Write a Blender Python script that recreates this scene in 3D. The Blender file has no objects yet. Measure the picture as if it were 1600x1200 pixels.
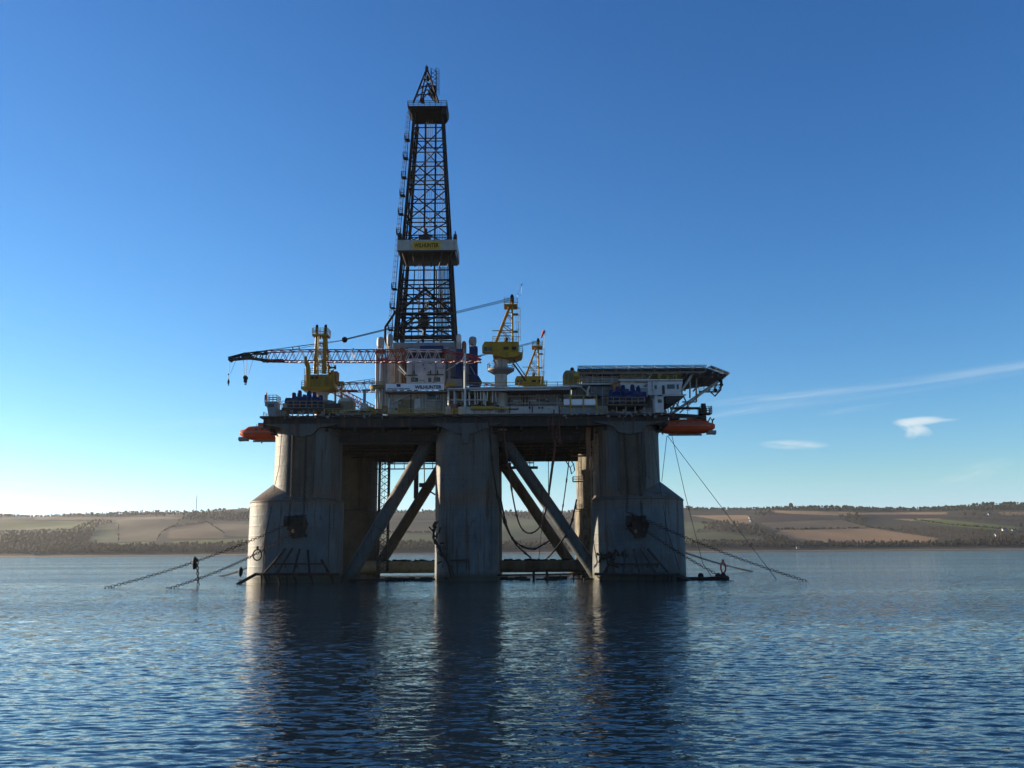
import bpy, math, random
import numpy as np
from mathutils import Vector, Matrix, noise
R = math.radians
random.seed(11)
sc = bpy.context.scene
COL = sc.collection

# ------------------------------------------------------------------ camera
CAM_H, PITCH, ROLL, FPX = 5.5, R(10.73), 0.0072, 1383.0
cd = bpy.data.cameras.new('camera'); cam = bpy.data.objects.new('camera', cd); COL.objects.link(cam)
cd.sensor_width = 36.0; cd.lens = FPX / 1600 * 36; cd.clip_start = 0.5; cd.clip_end = 20000
cam.location = (0, 0, CAM_H)
cam.matrix_world = Matrix.Translation((0, 0, CAM_H)) @ Matrix.Rotation(R(90) + PITCH, 4, 'X') @ Matrix.Rotation(-ROLL, 4, 'Z')
sc.camera = cam
cp, sp_ = math.cos(PITCH), math.sin(PITCH)
cr, sr = math.cos(-ROLL), math.sin(-ROLL)
def ray(px, py):
    u, v = (px - 800) / FPX, (600 - py) / FPX
    u, v = u * cr - v * sr, u * sr + v * cr
    return Vector((u, cp - v * sp_, sp_ + v * cp))
REF = [783, 560]
def W(px, py, Y):
    "point of the photograph at world distance Y (a zero stands for the part of the rig being built, REF)"
    px, py = px or REF[0], py or REF[1]
    d = ray(px, py); t = Y / d.y
    return Vector((d.x * t, Y, CAM_H + d.z * t))
def G(px, py, z=0.0):
    d = ray(px, py); t = (z - CAM_H) / d.z
    return Vector((d.x * t, d.y * t, z))
def proj(p):
    x, y, z = p[0], p[1], p[2] - CAM_H
    dep = y * cp + z * sp_; up = -y * sp_ + z * cp
    u, v = x / dep, up / dep
    u, v = u * cr + v * sr, -u * sr + v * cr
    return 800 + u * FPX, 600 - v * FPX

# ------------------------------------------------------------------ materials
def nodes_of(m):
    m.use_nodes = True
    nt = m.node_tree; nt.nodes.clear()
    out = nt.nodes.new('ShaderNodeOutputMaterial'); b = nt.nodes.new('ShaderNodeBsdfPrincipled')
    nt.links.new(b.outputs[0], out.inputs[0])
    return nt, b
def N(nt, typ, **kw):
    n = nt.nodes.new(typ)
    for k, v in kw.items():
        if k in n.inputs.keys() if isinstance(k, str) else False: n.inputs[k].default_value = v
        else: setattr(n, k, v)
    return n
def noise_tex(nt, scale, mscale=(1, 1, 1), detail=4, rough=0.55):
    tc = nt.nodes.new('ShaderNodeTexCoord'); mp = nt.nodes.new('ShaderNodeMapping')
    mp.inputs['Scale'].default_value = mscale
    nt.links.new(tc.outputs['Object'], mp.inputs['Vector'])
    t = nt.nodes.new('ShaderNodeTexNoise')
    t.inputs['Scale'].default_value = scale; t.inputs['Detail'].default_value = detail; t.inputs['Roughness'].default_value = rough
    nt.links.new(mp.outputs[0], t.inputs['Vector'])
    return t.outputs['Fac']
def ramp(nt, fac, a, b):
    r = nt.nodes.new('ShaderNodeMapRange'); r.inputs[1].default_value = a; r.inputs[2].default_value = b
    nt.links.new(fac, r.inputs[0]); return r.outputs[0]
def math_n(nt, op, a, b):
    m = nt.nodes.new('ShaderNodeMath'); m.operation = op; m.use_clamp = False
    for i, v in enumerate((a, b)):
        if isinstance(v, (int, float)): m.inputs[i].default_value = v
        else: nt.links.new(v, m.inputs[i])
    return m.outputs[0]
def mixc(nt, fac, a, b):
    m = nt.nodes.new('ShaderNodeMix'); m.data_type = 'RGBA'
    if isinstance(fac, (int, float)): m.inputs[0].default_value = fac
    else: nt.links.new(fac, m.inputs[0])
    for i, v in ((6, a), (7, b)):
        if isinstance(v, tuple): m.inputs[i].default_value = (*v, 1)
        else: nt.links.new(v, m.inputs[i])
    return m.outputs[2]
RUST = (0.13, 0.062, 0.028)
def paint(name, col, rough=0.55, rust=0.35, var=0.25, metallic=0.0, scale=1.0, streak=0.1, rustcol=RUST):
    m = bpy.data.materials.new(name); nt, b = nodes_of(m)
    dark = tuple(c * (1 - var) for c in col)
    c = mixc(nt, ramp(nt, noise_tex(nt, 0.7 * scale), 0.3, 0.7), col, dark)
    if rust > 0:
        n1 = noise_tex(nt, 1.3 * scale, (1, 1, streak), 6, 0.65)
        f = math_n(nt, 'MULTIPLY', ramp(nt, n1, 0.66 - 0.2 * rust, 0.80 - 0.15 * rust), 0.85)
        c = mixc(nt, f, c, rustcol)
    nt.links.new(c, b.inputs['Base Color'])
    b.inputs['Roughness'].default_value = rough; b.inputs['Metallic'].default_value = metallic
    b.inputs['Specular IOR Level'].default_value = 0.5 if rough < 0.3 else 0.14
    return m
M = {}
M['white'] = paint('white_paint', (0.46, 0.46, 0.44), 0.5, 0.35)
M['offwhite'] = paint('stained_white_paint', (0.34, 0.33, 0.29), 0.55, 0.6)
M['grey'] = paint('grey_paint', (0.20, 0.205, 0.205), 0.55, 0.45)
M['bluegrey'] = paint('blue_grey_paint', (0.17, 0.19, 0.205), 0.55, 0.45)
M['darkgrey'] = paint('dark_steel', (0.035, 0.034, 0.033), 0.6, 0.5)
M['derrick'] = paint('derrick_steel', (0.016, 0.014, 0.013), 0.7, 0.5, rustcol=(0.035, 0.018, 0.012))
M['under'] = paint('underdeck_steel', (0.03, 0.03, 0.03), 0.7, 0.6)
M['yellow'] = paint('crane_yellow_paint', (0.34, 0.19, 0.014), 0.5, 0.75, var=0.35)
M['railyellow'] = paint('railing_yellow_paint', (0.30, 0.205, 0.04), 0.5, 0.25)
M['boomred'] = paint('boom_red_paint', (0.26, 0.04, 0.035), 0.5, 0.1)
M['boomwhite'] = paint('boom_white_paint', (0.45, 0.40, 0.40), 0.5, 0.2)
M['blue'] = paint('blue_machinery_paint', (0.005, 0.013, 0.065), 0.4, 0.15)
M['darkblue'] = paint('dark_blue_panel_paint', (0.012, 0.03, 0.10), 0.5, 0.3)
M['orange'] = paint('lifeboat_orange_plastic', (0.46, 0.066, 0.018), 0.4, 0.15, rustcol=(0.2, 0.05, 0.02))
M['boatgrey'] = paint('lifeboat_grey_trim', (0.2, 0.2, 0.2), 0.5, 0.2)
M['black'] = paint('black_rubber', (0.018, 0.018, 0.018), 0.7, 0.0)
M['chain'] = paint('rusty_chain_iron', (0.025, 0.02, 0.017), 0.7, 0.5, rustcol=(0.09, 0.04, 0.02))
M['glass'] = paint('dark_window_glass', (0.015, 0.02, 0.025), 0.12, 0.0)
M['pipe'] = paint('pale_pipe_steel', (0.36, 0.36, 0.34), 0.4, 0.35, metallic=0.3)
M['redhose'] = paint('red_brown_hose_rubber', (0.12, 0.05, 0.04), 0.6, 0.2)
M['signwhite'] = paint('banner_white', (0.62, 0.63, 0.64), 0.6, 0.0, var=0.1)
M['signblue'] = paint('banner_blue_ink', (0.012, 0.02, 0.07), 0.6, 0.0, var=0.05)
M['signyellow'] = paint('sign_yellow', (0.50, 0.30, 0.03), 0.6, 0.1, var=0.15)
M['signblack'] = paint('sign_dark_ink', (0.06, 0.03, 0.012), 0.6, 0.0, var=0.05)
M['brown'] = paint('brown_primer_steel', (0.22, 0.11, 0.055), 0.65, 0.6)
M['rope'] = paint('wire_rope', (0.04, 0.04, 0.042), 0.6, 0.0)
M['tan'] = paint('tan_canvas', (0.20, 0.165, 0.10), 0.75, 0.3)
M['sock'] = paint('red_windsock_cloth', (0.45, 0.10, 0.07), 0.8, 0.0)
M['roof'] = paint('slate_roof', (0.12, 0.115, 0.11), 0.7, 0.0)
M['farwhite'] = paint('white_render_wall', (0.27, 0.265, 0.25), 0.7, 0.0, var=0.1)
M['weed'] = paint('weedy_concrete_crust', (0.34, 0.23, 0.12), 0.85, 0.55, rustcol=(0.035, 0.025, 0.015), streak=1.0)

M['flaking'] = paint('flaking_column_paint', (0.17, 0.15, 0.11), 0.7, 0.95, var=0.5, scale=0.7, streak=0.35, rustcol=(0.035, 0.022, 0.014))
def hull_mat():
    m = bpy.data.materials.new('hull_paint_weathered'); nt, b = nodes_of(m)
    tc = nt.nodes.new('ShaderNodeTexCoord'); sx = nt.nodes.new('ShaderNodeSeparateXYZ')
    nt.links.new(tc.outputs['Object'], sx.inputs[0]); z = sx.outputs[2]
    c = mixc(nt, ramp(nt, noise_tex(nt, 0.22, (1, 1, 0.4), 8, 0.7), 0.38, 0.62), (0.086, 0.106, 0.112), (0.050, 0.063, 0.069))
    # brownish grime on the upper shafts, above the shoulder, with a ragged edge
    nz = math_n(nt, 'MULTIPLY', noise_tex(nt, 0.5, (1, 1, 0.3), 5), 5.0)
    up = ramp(nt, math_n(nt, 'ADD', z, nz), 17.2, 18.8)
    gr = math_n(nt, 'MULTIPLY', up, ramp(nt, noise_tex(nt, 0.35, (1, 1, 0.12), 4), 0.3, 0.7))
    c = mixc(nt, math_n(nt, 'MULTIPLY', gr, 0.75), c, (0.085, 0.064, 0.042))
    # rust rim where shaft meets the shoulder
    rim = math_n(nt, 'MULTIPLY', ramp(nt, math_n(nt, 'ADD', z, math_n(nt, 'MULTIPLY', nz, 0.3)), 14.2, 15.4), ramp(nt, math_n(nt, 'ADD', z, nz), 21.0, 19.0))
    c = mixc(nt, math_n(nt, 'MULTIPLY', rim, 0.38), c, (0.12, 0.065, 0.03))
    # vertical rust runs
    f = ramp(nt, noise_tex(nt, 0.9, (1, 1, 0.05), 10, 0.78), 0.54, 0.60)
    c = mixc(nt, math_n(nt, 'MULTIPLY', f, 0.85), c, (0.056, 0.028, 0.013))
    # flaked black patches
    f2 = ramp(nt, noise_tex(nt, 0.55, (1, 1, 0.5), 11, 0.78), 0.60, 0.62)
    c = mixc(nt, math_n(nt, 'MULTIPLY', f2, 0.8), c, (0.03, 0.028, 0.026))
    f3 = ramp(nt, noise_tex(nt, 3.0, (1, 1, 0.6), 8, 0.75), 0.62, 0.66)
    c = mixc(nt, math_n(nt, 'MULTIPLY', f3, 0.85), c, (0.10, 0.045, 0.02))
    # hull plates: every plate weathers a little differently, dark weld seams between them
    uv = nt.nodes.new('ShaderNodeUVMap'); bk = nt.nodes.new('ShaderNodeTexBrick'); nt.links.new(uv.outputs[0], bk.inputs['Vector'])
    bk.inputs['Scale'].default_value = 1.0; bk.inputs['Brick Width'].default_value = 9.0; bk.inputs['Row Height'].default_value = 3.1; bk.inputs['Mortar Size'].default_value = 0.03
    bk.inputs['Color1'].default_value = (0.91, 0.91, 0.90, 1); bk.inputs['Color2'].default_value = (1.06, 1.06, 1.06, 1); bk.inputs['Mortar'].default_value = (0.78, 0.75, 0.72, 1)
    mm = nt.nodes.new('ShaderNodeMix'); mm.data_type = 'RGBA'; mm.blend_type = 'MULTIPLY'; mm.inputs[0].default_value = 0.9
    nt.links.new(c, mm.inputs[6]); nt.links.new(bk.outputs['Color'], mm.inputs[7]); c = mm.outputs[2]
    # weed line at the water
    wl = ramp(nt, math_n(nt, 'ADD', z, math_n(nt, 'MULTIPLY', noise_tex(nt, 1.2, (1, 1, 0.4), 5), 1.6)), 2.7, 1.7)
    c = mixc(nt, math_n(nt, 'MULTIPLY', wl, 0.93), c, (0.035, 0.035, 0.022))
    nt.links.new(c, b.inputs['Base Color']); b.inputs['Roughness'].default_value = 0.6; b.inputs['Specular IOR Level'].default_value = 0.2
    # plate seams and dents
    br = nt.nodes.new('ShaderNodeTexWave'); br.bands_direction = 'Z'; br.inputs['Scale'].default_value = 0.16
    br.inputs['Distortion'].default_value = 0.0
    nt.links.new(tc.outputs['Object'], br.inputs['Vector'])
    bm = nt.nodes.new('ShaderNodeBump'); bm.inputs['Strength'].default_value = 0.35; bm.inputs['Distance'].default_value = 0.2
    h = math_n(nt, 'ADD', math_n(nt, 'MULTIPLY', noise_tex(nt, 0.45, (1, 1, 0.7), 3), 1.6), math_n(nt, 'MULTIPLY', ramp(nt, br.outputs['Fac'], 0.9, 1.0), 0.25))
    nt.links.new(h, bm.inputs['Height']); nt.links.new(bm.outputs[0], b.inputs['Normal'])
    return m
M['hull'] = hull_mat()
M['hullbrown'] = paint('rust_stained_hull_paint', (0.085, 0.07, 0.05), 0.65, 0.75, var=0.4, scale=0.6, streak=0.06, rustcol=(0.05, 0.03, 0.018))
M['hulldark'] = paint('rusty_brown_hull_paint', (0.10, 0.08, 0.055), 0.7, 0.9, var=0.45, scale=0.4, streak=0.06, rustcol=(0.04, 0.024, 0.015))  # brown rust-streaked paint of the far columns, far braces and right tube

# ------------------------------------------------------------------ mesh builder
class MB:
    def __init__(s): s.v, s.f = [], []
    def add(s, vs, fs):
        o = len(s.v); s.v += [tuple(v) for v in vs]; s.f += [tuple(i + o for i in f) for f in fs]; return s
    def box(s, x0, x1, y0, y1, z0, z1):
        return s.add([(x0, y0, z0), (x1, y0, z0), (x1, y1, z0), (x0, y1, z0), (x0, y0, z1), (x1, y0, z1), (x1, y1, z1), (x0, y1, z1)],
                     [(0, 3, 2, 1), (4, 5, 6, 7), (0, 1, 5, 4), (1, 2, 6, 5), (2, 3, 7, 6), (3, 0, 4, 7)])
    def pbox(s, px0, px1, py0, py1, Y, d):
        "box whose front face fills a rectangle of the photograph at distance Y, depth d"
        a, b = W(px0, py1, Y), W(px1, py0, Y)
        return s.box(min(a.x, b.x), max(a.x, b.x), Y, Y + d, min(a.z, b.z), max(a.z, b.z))
    def tube(s, p, q, r, n=6, r2=None):
        p, q = Vector(p), Vector(q); d = q - p
        if d.length < 1e-6: return s
        d.normalize(); a = d.orthogonal().normalized()
        if abs(d.z) < 0.95:
            a = Vector((0, 0, 1)).cross(d).normalized()
        b = d.cross(a); r2 = r if r2 is None else r2
        vs = []
        for c, rr in ((p, r), (q, r2)):
            for i in range(n):
                t = 2 * math.pi * (i + 0.5) / n
                vs.append(c + a * (rr * math.cos(t)) + b * (rr * math.sin(t)))
        fs = [(i, (i + 1) % n, n + (i + 1) % n, n + i) for i in range(n)] + [tuple(range(n - 1, -1, -1)), tuple(range(n, 2 * n))]
        return s.add(vs, fs)
    def path(s, pts, r, n=6):
        pts = [Vector(p) for p in pts]; rings = []; a = None
        for i, p in enumerate(pts):
            d = (pts[min(i + 1, len(pts) - 1)] - pts[max(i - 1, 0)]).normalized()
            a = d.orthogonal() if a is None else (a - d * a.dot(d))
            a.normalize(); b = d.cross(a)
            rings.append([p + a * (r * math.cos(2 * math.pi * k / n)) + b * (r * math.sin(2 * math.pi * k / n)) for k in range(n)])
        vs = [v for g in rings for v in g]; fs = []
        for i in range(len(rings) - 1):
            for k in range(n):
                fs.append((i * n + k, i * n + (k + 1) % n, (i + 1) * n + (k + 1) % n, (i + 1) * n + k))
        fs += [tuple(range(n - 1, -1, -1)), tuple(range(len(vs) - n, len(vs)))]
        return s.add(vs, fs)
    def lathe(s, c, prof, n=20):
        vs, fs = [], []
        for r, z in prof:
            for i in range(n):
                t = 2 * math.pi * i / n; vs.append((c[0] + r * math.cos(t), c[1] + r * math.sin(t), c[2] + z))
        for k in range(len(prof) - 1):
            for i in range(n):
                fs.append((k * n + i, k * n + (i + 1) % n, (k + 1) * n + (i + 1) % n, (k + 1) * n + i))
        fs += [tuple(range(n - 1, -1, -1)), tuple(range(len(vs) - n, len(vs)))]
        return s.add(vs, fs)
    def cyl(s, x, y, z0, z1, r, n=20): return s.lathe((x, y, 0), [(r, z0), (r, z1)], n)
    def ball(s, c, r, n=10, sz=1.0):
        return s.lathe(c, [(max(0.02 * r, r * math.sin(math.pi * k / n)), -r * sz * math.cos(math.pi * k / n)) for k in range(n + 1)], 14)
    def prism_y(s, pts, y0, y1):
        n = len(pts); vs = [(x, y0, z) for x, z in pts] + [(x, y1, z) for x, z in pts]
        return s.add(vs, [tuple(range(n)), tuple(range(2 * n - 1, n - 1, -1))] + [(i, n + i, n + (i + 1) % n, (i + 1) % n) for i in range(n)])
    def prism_x(s, pts, x0, x1):
        n = len(pts); vs = [(x0, y, z) for y, z in pts] + [(x1, y, z) for y, z in pts]
        return s.add(vs, [tuple(range(n)), tuple(range(2 * n - 1, n - 1, -1))] + [(i, n + i, n + (i + 1) % n, (i + 1) % n) for i in range(n)])
    def prism_z(s, pts, z0, z1):
        n = len(pts); vs = [(x, y, z0) for x, y in pts] + [(x, y, z1) for x, y in pts]
        return s.add(vs, [tuple(range(n - 1, -1, -1)), tuple(range(n, 2 * n))] + [(i, (i + 1) % n, n + (i + 1) % n, n + i) for i in range(n)])
    def rail(s, pts, h=1.1, step=1.8, r=0.05, rails=3):
        pts = [Vector(p) for p in pts]; up = Vector((0, 0, 1))
        for a, b in zip(pts, pts[1:]):
            for k in range(1, rails + 1):
                s.tube(a + up * (h * k / rails), b + up * (h * k / rails), r, 5)
            n = max(1, int(round((b - a).length / step)))
            for i in range(n + 1):
                p = a.lerp(b, i / n); s.tube(p, p + up * h, r * 1.1, 5)
        return s
    def ladder(s, p, q, w=0.5, side=Vector((1, 0, 0)), r=0.045, step=0.45, cage=False, out=Vector((0, -1, 0))):
        p, q = Vector(p), Vector(q); e = side * (w / 2)
        s.tube(p - e, q - e, r, 5); s.tube(p + e, q + e, r, 5)
        n = max(2, int((q - p).length / step))
        for i in range(1, n):
            c = p.lerp(q, i / n); s.tube(c - e, c + e, r * 0.8, 4)
        if cage:
            n = int((q - p).length / 1.3)
            for i in range(1, n + 1):
                c = p.lerp(q, i / n)
                ring = [c + side * (0.45 * math.cos(t)) + out * (0.1 + 0.8 * math.sin(t)) for t in np.linspace(0, math.pi, 7)]
                for a, b in zip(ring, ring[1:]): s.tube(a, b, r * 0.8, 4)
            for t in (0.5, 1.57, 2.6):
                o = side * (0.45 * math.cos(t)) + out * (0.1 + 0.8 * math.sin(t))
                s.tube(p.lerp(q, 0.08) + o, q + o, r * 0.7, 4)
        return s
    def truss(s, p, q, w0, h0, w1, h1, bays, rc, rd, side=None):
        "four-chord lattice between p and q"
        p, q = Vector(p), Vector(q); d = (q - p).normalized()
        sd = Vector(side) if side else d.cross(Vector((0, 0, 1))).normalized(); up = sd.cross(d).normalized()
        def corners(t):
            c = p.lerp(q, t); w, h = (w0 + (w1 - w0) * t) / 2, (h0 + (h1 - h0) * t) / 2
            return [c + sd * (a * w) + up * (b * h) for a, b in ((-1, -1), (1, -1), (1, 1), (-1, 1))]
        prev = corners(0)
        for i in range(1, bays + 1):
            cur = corners(i / bays); mid = corners((i - 0.5) / bays)
            for k in range(4):
                s.tube(prev[k], cur[k], rc, 5)
                k2 = (k + 1) % 4
                if k in (1, 3):
                    lo, hi = (k, k2) if k == 1 else (k2, k)
                    s.tube(prev[lo], mid[hi], rd, 4); s.tube(mid[hi], cur[lo], rd, 4)
                else:
                    s.tube(prev[k], cur[k2], rd, 4)
            prev = cur
        return s
    def pieces(s, gap=0.25):
        "index lists of the separate pieces of this mesh (pieces closer than gap count as one)"
        n = len(s.v); par = list(range(n))
        def find(a, q):
            while q[a] != a: q[a] = q[q[a]]; a = q[a]
            return a
        for f in s.f:
            for k in f[1:]:
                a, b = find(f[0], par), find(k, par)
                if a != b: par[a] = b
        comp = {}
        for i in range(n): comp.setdefault(find(i, par), []).append(i)
        comp = list(comp.values()); bb = []
        for c in comp:
            P = np.array([s.v[i] for i in c]); bb.append((P.min(0) - gap, P.max(0) + gap))
        q = list(range(len(comp)))
        for i in range(len(comp)):
            for j in range(i + 1, len(comp)):
                if (bb[i][0] <= bb[j][1]).all() and (bb[j][0] <= bb[i][1]).all(): q[find(i, q)] = find(j, q)
        out = {}
        for i, c in enumerate(comp): out.setdefault(find(i, q), []).extend(c)
        return list(out.values())
    def build(s, name, mat, parent=None, loc=None, smooth=True):
        if parent is not None and len(s.v) < 9000 and name not in ('growth_crust', 'crown', 'lettering', 'face_bracing', 'hoisting_line'):
            ps = s.pieces()
            if 1 < len(ps) <= 32:
                first = None
                for p in ps:                       # every loose piece becomes an object of its own
                    ix = {v: k for k, v in enumerate(p)}; b = MB(); b.v = [s.v[i] for i in p]
                    b.f = [tuple(ix[i] for i in f) for f in s.f if f[0] in ix]
                    o = b.build1(name, mat, parent, loc, smooth); first = first or o
                return first
        return s.build1(name, mat, parent, loc, smooth)
    def build1(s, name, mat, parent=None, loc=None, smooth=True):
        root = parent
        while root is not None and root.parent is not None: root = root.parent
        if root is not None: off = ROOTLOC[root.name]
        else: off = Vector(loc) if loc is not None else base_of(s.v)
        me = bpy.data.meshes.new(name)
        me.from_pydata([(x - off[0], y - off[1], z - off[2]) for x, y, z in s.v], [], s.f)
        me.materials.append(M[mat] if isinstance(mat, str) else mat)
        me.validate(); me.update()
        if smooth:
            me.shade_smooth(); me.set_sharp_from_angle(angle=R(40))
        o = bpy.data.objects.new(name, me); COL.objects.link(o)
        if parent is not None: o.parent = parent
        else:
            o.location = off; ROOTLOC[o.name] = Vector(off)
        return o
ROOTLOC = {}
def base_of(vs):
    xs, ys, zs = zip(*vs)
    return Vector(((min(xs) + max(xs)) / 2, (min(ys) + max(ys)) / 2, min(zs)))
def tag(o, label=None, cat=None, group=None, kind=None):
    if label: o['label'] = label
    if cat: o['category'] = cat
    if group: o['group'] = group
    if kind: o['kind'] = kind
    return o
def thing(name, label, cat, loc, group=None):
    o = bpy.data.objects.new(name, None); COL.objects.link(o); o.location = loc; o.empty_display_size = 1
    ROOTLOC[o.name] = Vector(loc)
    return tag(o, label, cat, group)
def copy_tree(o, loc=None, rz=None, label=None, skip=(), parent=None):
    c = o.copy(); COL.objects.link(c)
    if parent is not None: c.parent = parent
    else:
        ROOTLOC[c.name] = Vector(loc)
        c.location = loc
        if rz is not None: c.rotation_euler = (0, 0, rz)
        if label: c['label'] = label
    for ch in list(o.children):
        if ch.name.split('.')[0] in skip: continue
        copy_tree(ch, parent=c, skip=skip)
    return c
def text_mesh(txt, size, depth=0.03):
    cu = bpy.data.curves.new('lettering', 'FONT'); cu.body = txt; cu.size = size; cu.extrude = depth; cu.align_x = 'CENTER'; cu.align_y = 'CENTER'
    cu.offset = size * 0.03
    ob = bpy.data.objects.new('lettering', cu); COL.objects.link(ob)
    dg = bpy.context.evaluated_depsgraph_get(); dg.update()
    me = bpy.data.meshes.new_from_object(ob.evaluated_get(dg))
    vs = [tuple(v.co) for v in me.vertices]; fs = [tuple(p.vertices) for p in me.polygons]
    bpy.data.objects.remove(ob); bpy.data.curves.remove(cu); bpy.data.meshes.remove(me)
    return vs, fs
def add_text(mb, txt, center, height, width):
    "upright lettering facing -Y, fitted to a width and a cap height"
    vs, fs = text_mesh(txt, 1.0)
    xs = [v[0] for v in vs]; ys = [v[1] for v in vs]
    sx = width / (max(xs) - min(xs)); sy = height / (max(ys) - min(ys)); mx, my = (max(xs) + min(xs)) / 2, (max(ys) + min(ys)) / 2
    mb.add([(center[0] + (x - mx) * sx, center[1] - z, center[2] + (y - my) * sy) for x, y, z in vs], fs)
# ------------------------------------------------------------------ sky and sun
SUN_EL, SUN_BEHIND = R(10.5), R(22)         # low winter sun, left of the rig and a little behind it
SUN_DIR = Vector((-math.cos(SUN_BEHIND) * math.cos(SUN_EL), math.sin(SUN_BEHIND) * math.cos(SUN_EL), math.sin(SUN_EL)))
w = bpy.data.worlds.new('World'); sc.world = w; w.use_nodes = True
nt = w.node_tree; nt.nodes.clear()
wo = nt.nodes.new('ShaderNodeOutputWorld'); bg = nt.nodes.new('ShaderNodeBackground')
sky = nt.nodes.new('ShaderNodeTexSky'); sky.sky_type = 'NISHITA'; sky.sun_disc = False
sky.sun_elevation = SUN_EL; sky.sun_rotation = math.atan2(SUN_DIR.x, SUN_DIR.y)
sky.air_density = 1.0; sky.dust_density = 0.05; sky.ozone_density = 3.0; sky.altitude = 0
EV, SKY_S = 1.7, 0.06
bg.inputs['Strength'].default_value = SKY_S
# the camera's colour response: per-channel contrast of the clear winter sky
hs = nt.nodes.new('ShaderNodeHueSaturation'); hs.inputs['Saturation'].default_value = 1.12
nt.links.new(sky.outputs[0], hs.inputs['Color'])
sep = nt.nodes.new('ShaderNodeSeparateColor'); cmb_ = nt.nodes.new('ShaderNodeCombineColor'); nt.links.new(hs.outputs[0], sep.inputs[0])
for i, (gn, pw) in enumerate(((2.28, 1.30), (2.2, 1.18), (2.2, 1.05))):
    x = math_n(nt, 'POWER', math_n(nt, 'MULTIPLY', sep.outputs[i], 0.1), pw)
    x = math_n(nt, 'MULTIPLY', x, gn / (SKY_S * 2 ** EV))
    if i == 1: green = x
    if i == 2: x = math_n(nt, 'MAXIMUM', x, math_n(nt, 'MULTIPLY', green, 1.13))     # no yellow cast low down
    nt.links.new(x, cmb_.inputs[i])
skycol = cmb_.outputs[0]
tc = nt.nodes.new('ShaderNodeTexCoord')
def vmath(op, a, b=None):
    n = nt.nodes.new('ShaderNodeVectorMath'); n.operation = op
    for i, v in enumerate((a, b)):
        if v is None: continue
        if isinstance(v, (tuple, Vector)): n.inputs[i].default_value = tuple(v)
        else: nt.links.new(v, n.inputs[i])
    return n
def cloud(px, py, lx, ly, tilt, strength, ns=7.0, soft=(0.35, 0.75), stretch=1.0):
    "one wisp of cloud in the direction of (px,py): an ellipse of sky broken up by noise"
    global skycol
    d = ray(px, py).normalized()
    e1 = Vector((d.y, -d.x, 0)).normalized(); e2 = e1.cross(d).normalized()
    e1, e2 = e1 * math.cos(tilt) + e2 * math.sin(tilt), e2 * math.cos(tilt) - e1 * math.sin(tilt)
    g = tc.outputs['Generated']
    a = math_n(nt, 'DIVIDE', vmath('DOT_PRODUCT', g, e1).outputs['Value'], lx / FPX)
    b = math_n(nt, 'DIVIDE', vmath('DOT_PRODUCT', g, e2).outputs['Value'], ly / FPX)
    cmb = nt.nodes.new('ShaderNodeCombineXYZ'); nt.links.new(a, cmb.inputs[0]); nt.links.new(math_n(nt, 'MULTIPLY', b, stretch), cmb.inputs[1]); cmb.inputs[2].default_value = px * 0.37
    nz = nt.nodes.new('ShaderNodeTexNoise'); nz.inputs['Scale'].default_value = ns; nz.inputs['Detail'].default_value = 5; nz.inputs['Roughness'].default_value = 0.6
    nt.links.new(cmb.outputs[0], nz.inputs['Vector'])
    r2 = math_n(nt, 'ADD', math_n(nt, 'MULTIPLY', a, a), math_n(nt, 'MULTIPLY', b, b))
    fwd = ramp(nt, vmath('DOT_PRODUCT', g, d).outputs['Value'], 0.5, 0.6)
    body = ramp(nt, r2, 1.0, 0.1)
    f = math_n(nt, 'MULTIPLY', math_n(nt, 'MULTIPLY', body, ramp(nt, nz.outputs['Fac'], *soft)), math_n(nt, 'MULTIPLY', fwd, strength))
    skycol = mixc(nt, f, skycol, CLOUD)
    return a, b, fwd
CLOUD = tuple(c / (SKY_S * 2 ** EV) for c in (0.72, 0.84, 0.90))
CLOUDS = True
if CLOUDS:
    cloud(1440, 598, 330, 13, 0.085, 0.15, 1.6, (0.35, 0.7), 1.3)
    cloud(1540, 580, 170, 6, 0.07, 0.24, 2.0, (0.3, 0.7), 1.0)
    cloud(1240, 618, 160, 8, 0.05, 0.3, 2.0)
    cloud(1240, 695, 52, 8, -0.06, 0.55, 1.4, (0.25, 0.6), 1.0)
    cloud(1435, 658, 36, 7, 0.02, 0.85, 0.8, (0.1, 0.45))
    cloud(1428, 668, 27, 10, -0.45, .8, 1.6, (0.2, 0.6))
    cloud(1428, 675, 15, 9, 0.5, 0.6, 1.6, (0.2, 0.6))
    cloud(1474, 657, 22, 3, 0.02, 0.4, 1.0, (0.2, 0.6))
    cloud(1520, 740, 60, 14, 0.3, 0.3, 1.6)
    cloud(60, 766, 170, 8, -0.04, 0.9, 1.4, (0.25, 0.6))
    cloud(1330, 640, 60, 5, 0.1, 0.14, 2.2, (0.3, 0.7))
    cloud(1175, 640, 90, 6, 0.12, 0.2, 2.2, (0.3, 0.7))
    cloud(310, 660, 90, 10, 0.1, 0.15, 1.6)
nt.links.new(skycol, bg.inputs[0]); nt.links.new(bg.outputs[0], wo.inputs[0])
ld = bpy.data.lights.new('sun', 'SUN'); ld.energy = 5.0; ld.angle = R(0.5); ld.color = (1.0, 0.83, 0.62)
so = bpy.data.objects.new('sun', ld); COL.objects.link(so); so.rotation_euler = SUN_DIR.to_track_quat('Z', 'Y').to_euler(); so.location = (0, 0, 150)
sc.view_settings.view_transform = 'Standard'; sc.view_settings.look = 'None'; sc.view_settings.exposure = EV; sc.view_settings.gamma = 1

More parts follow.
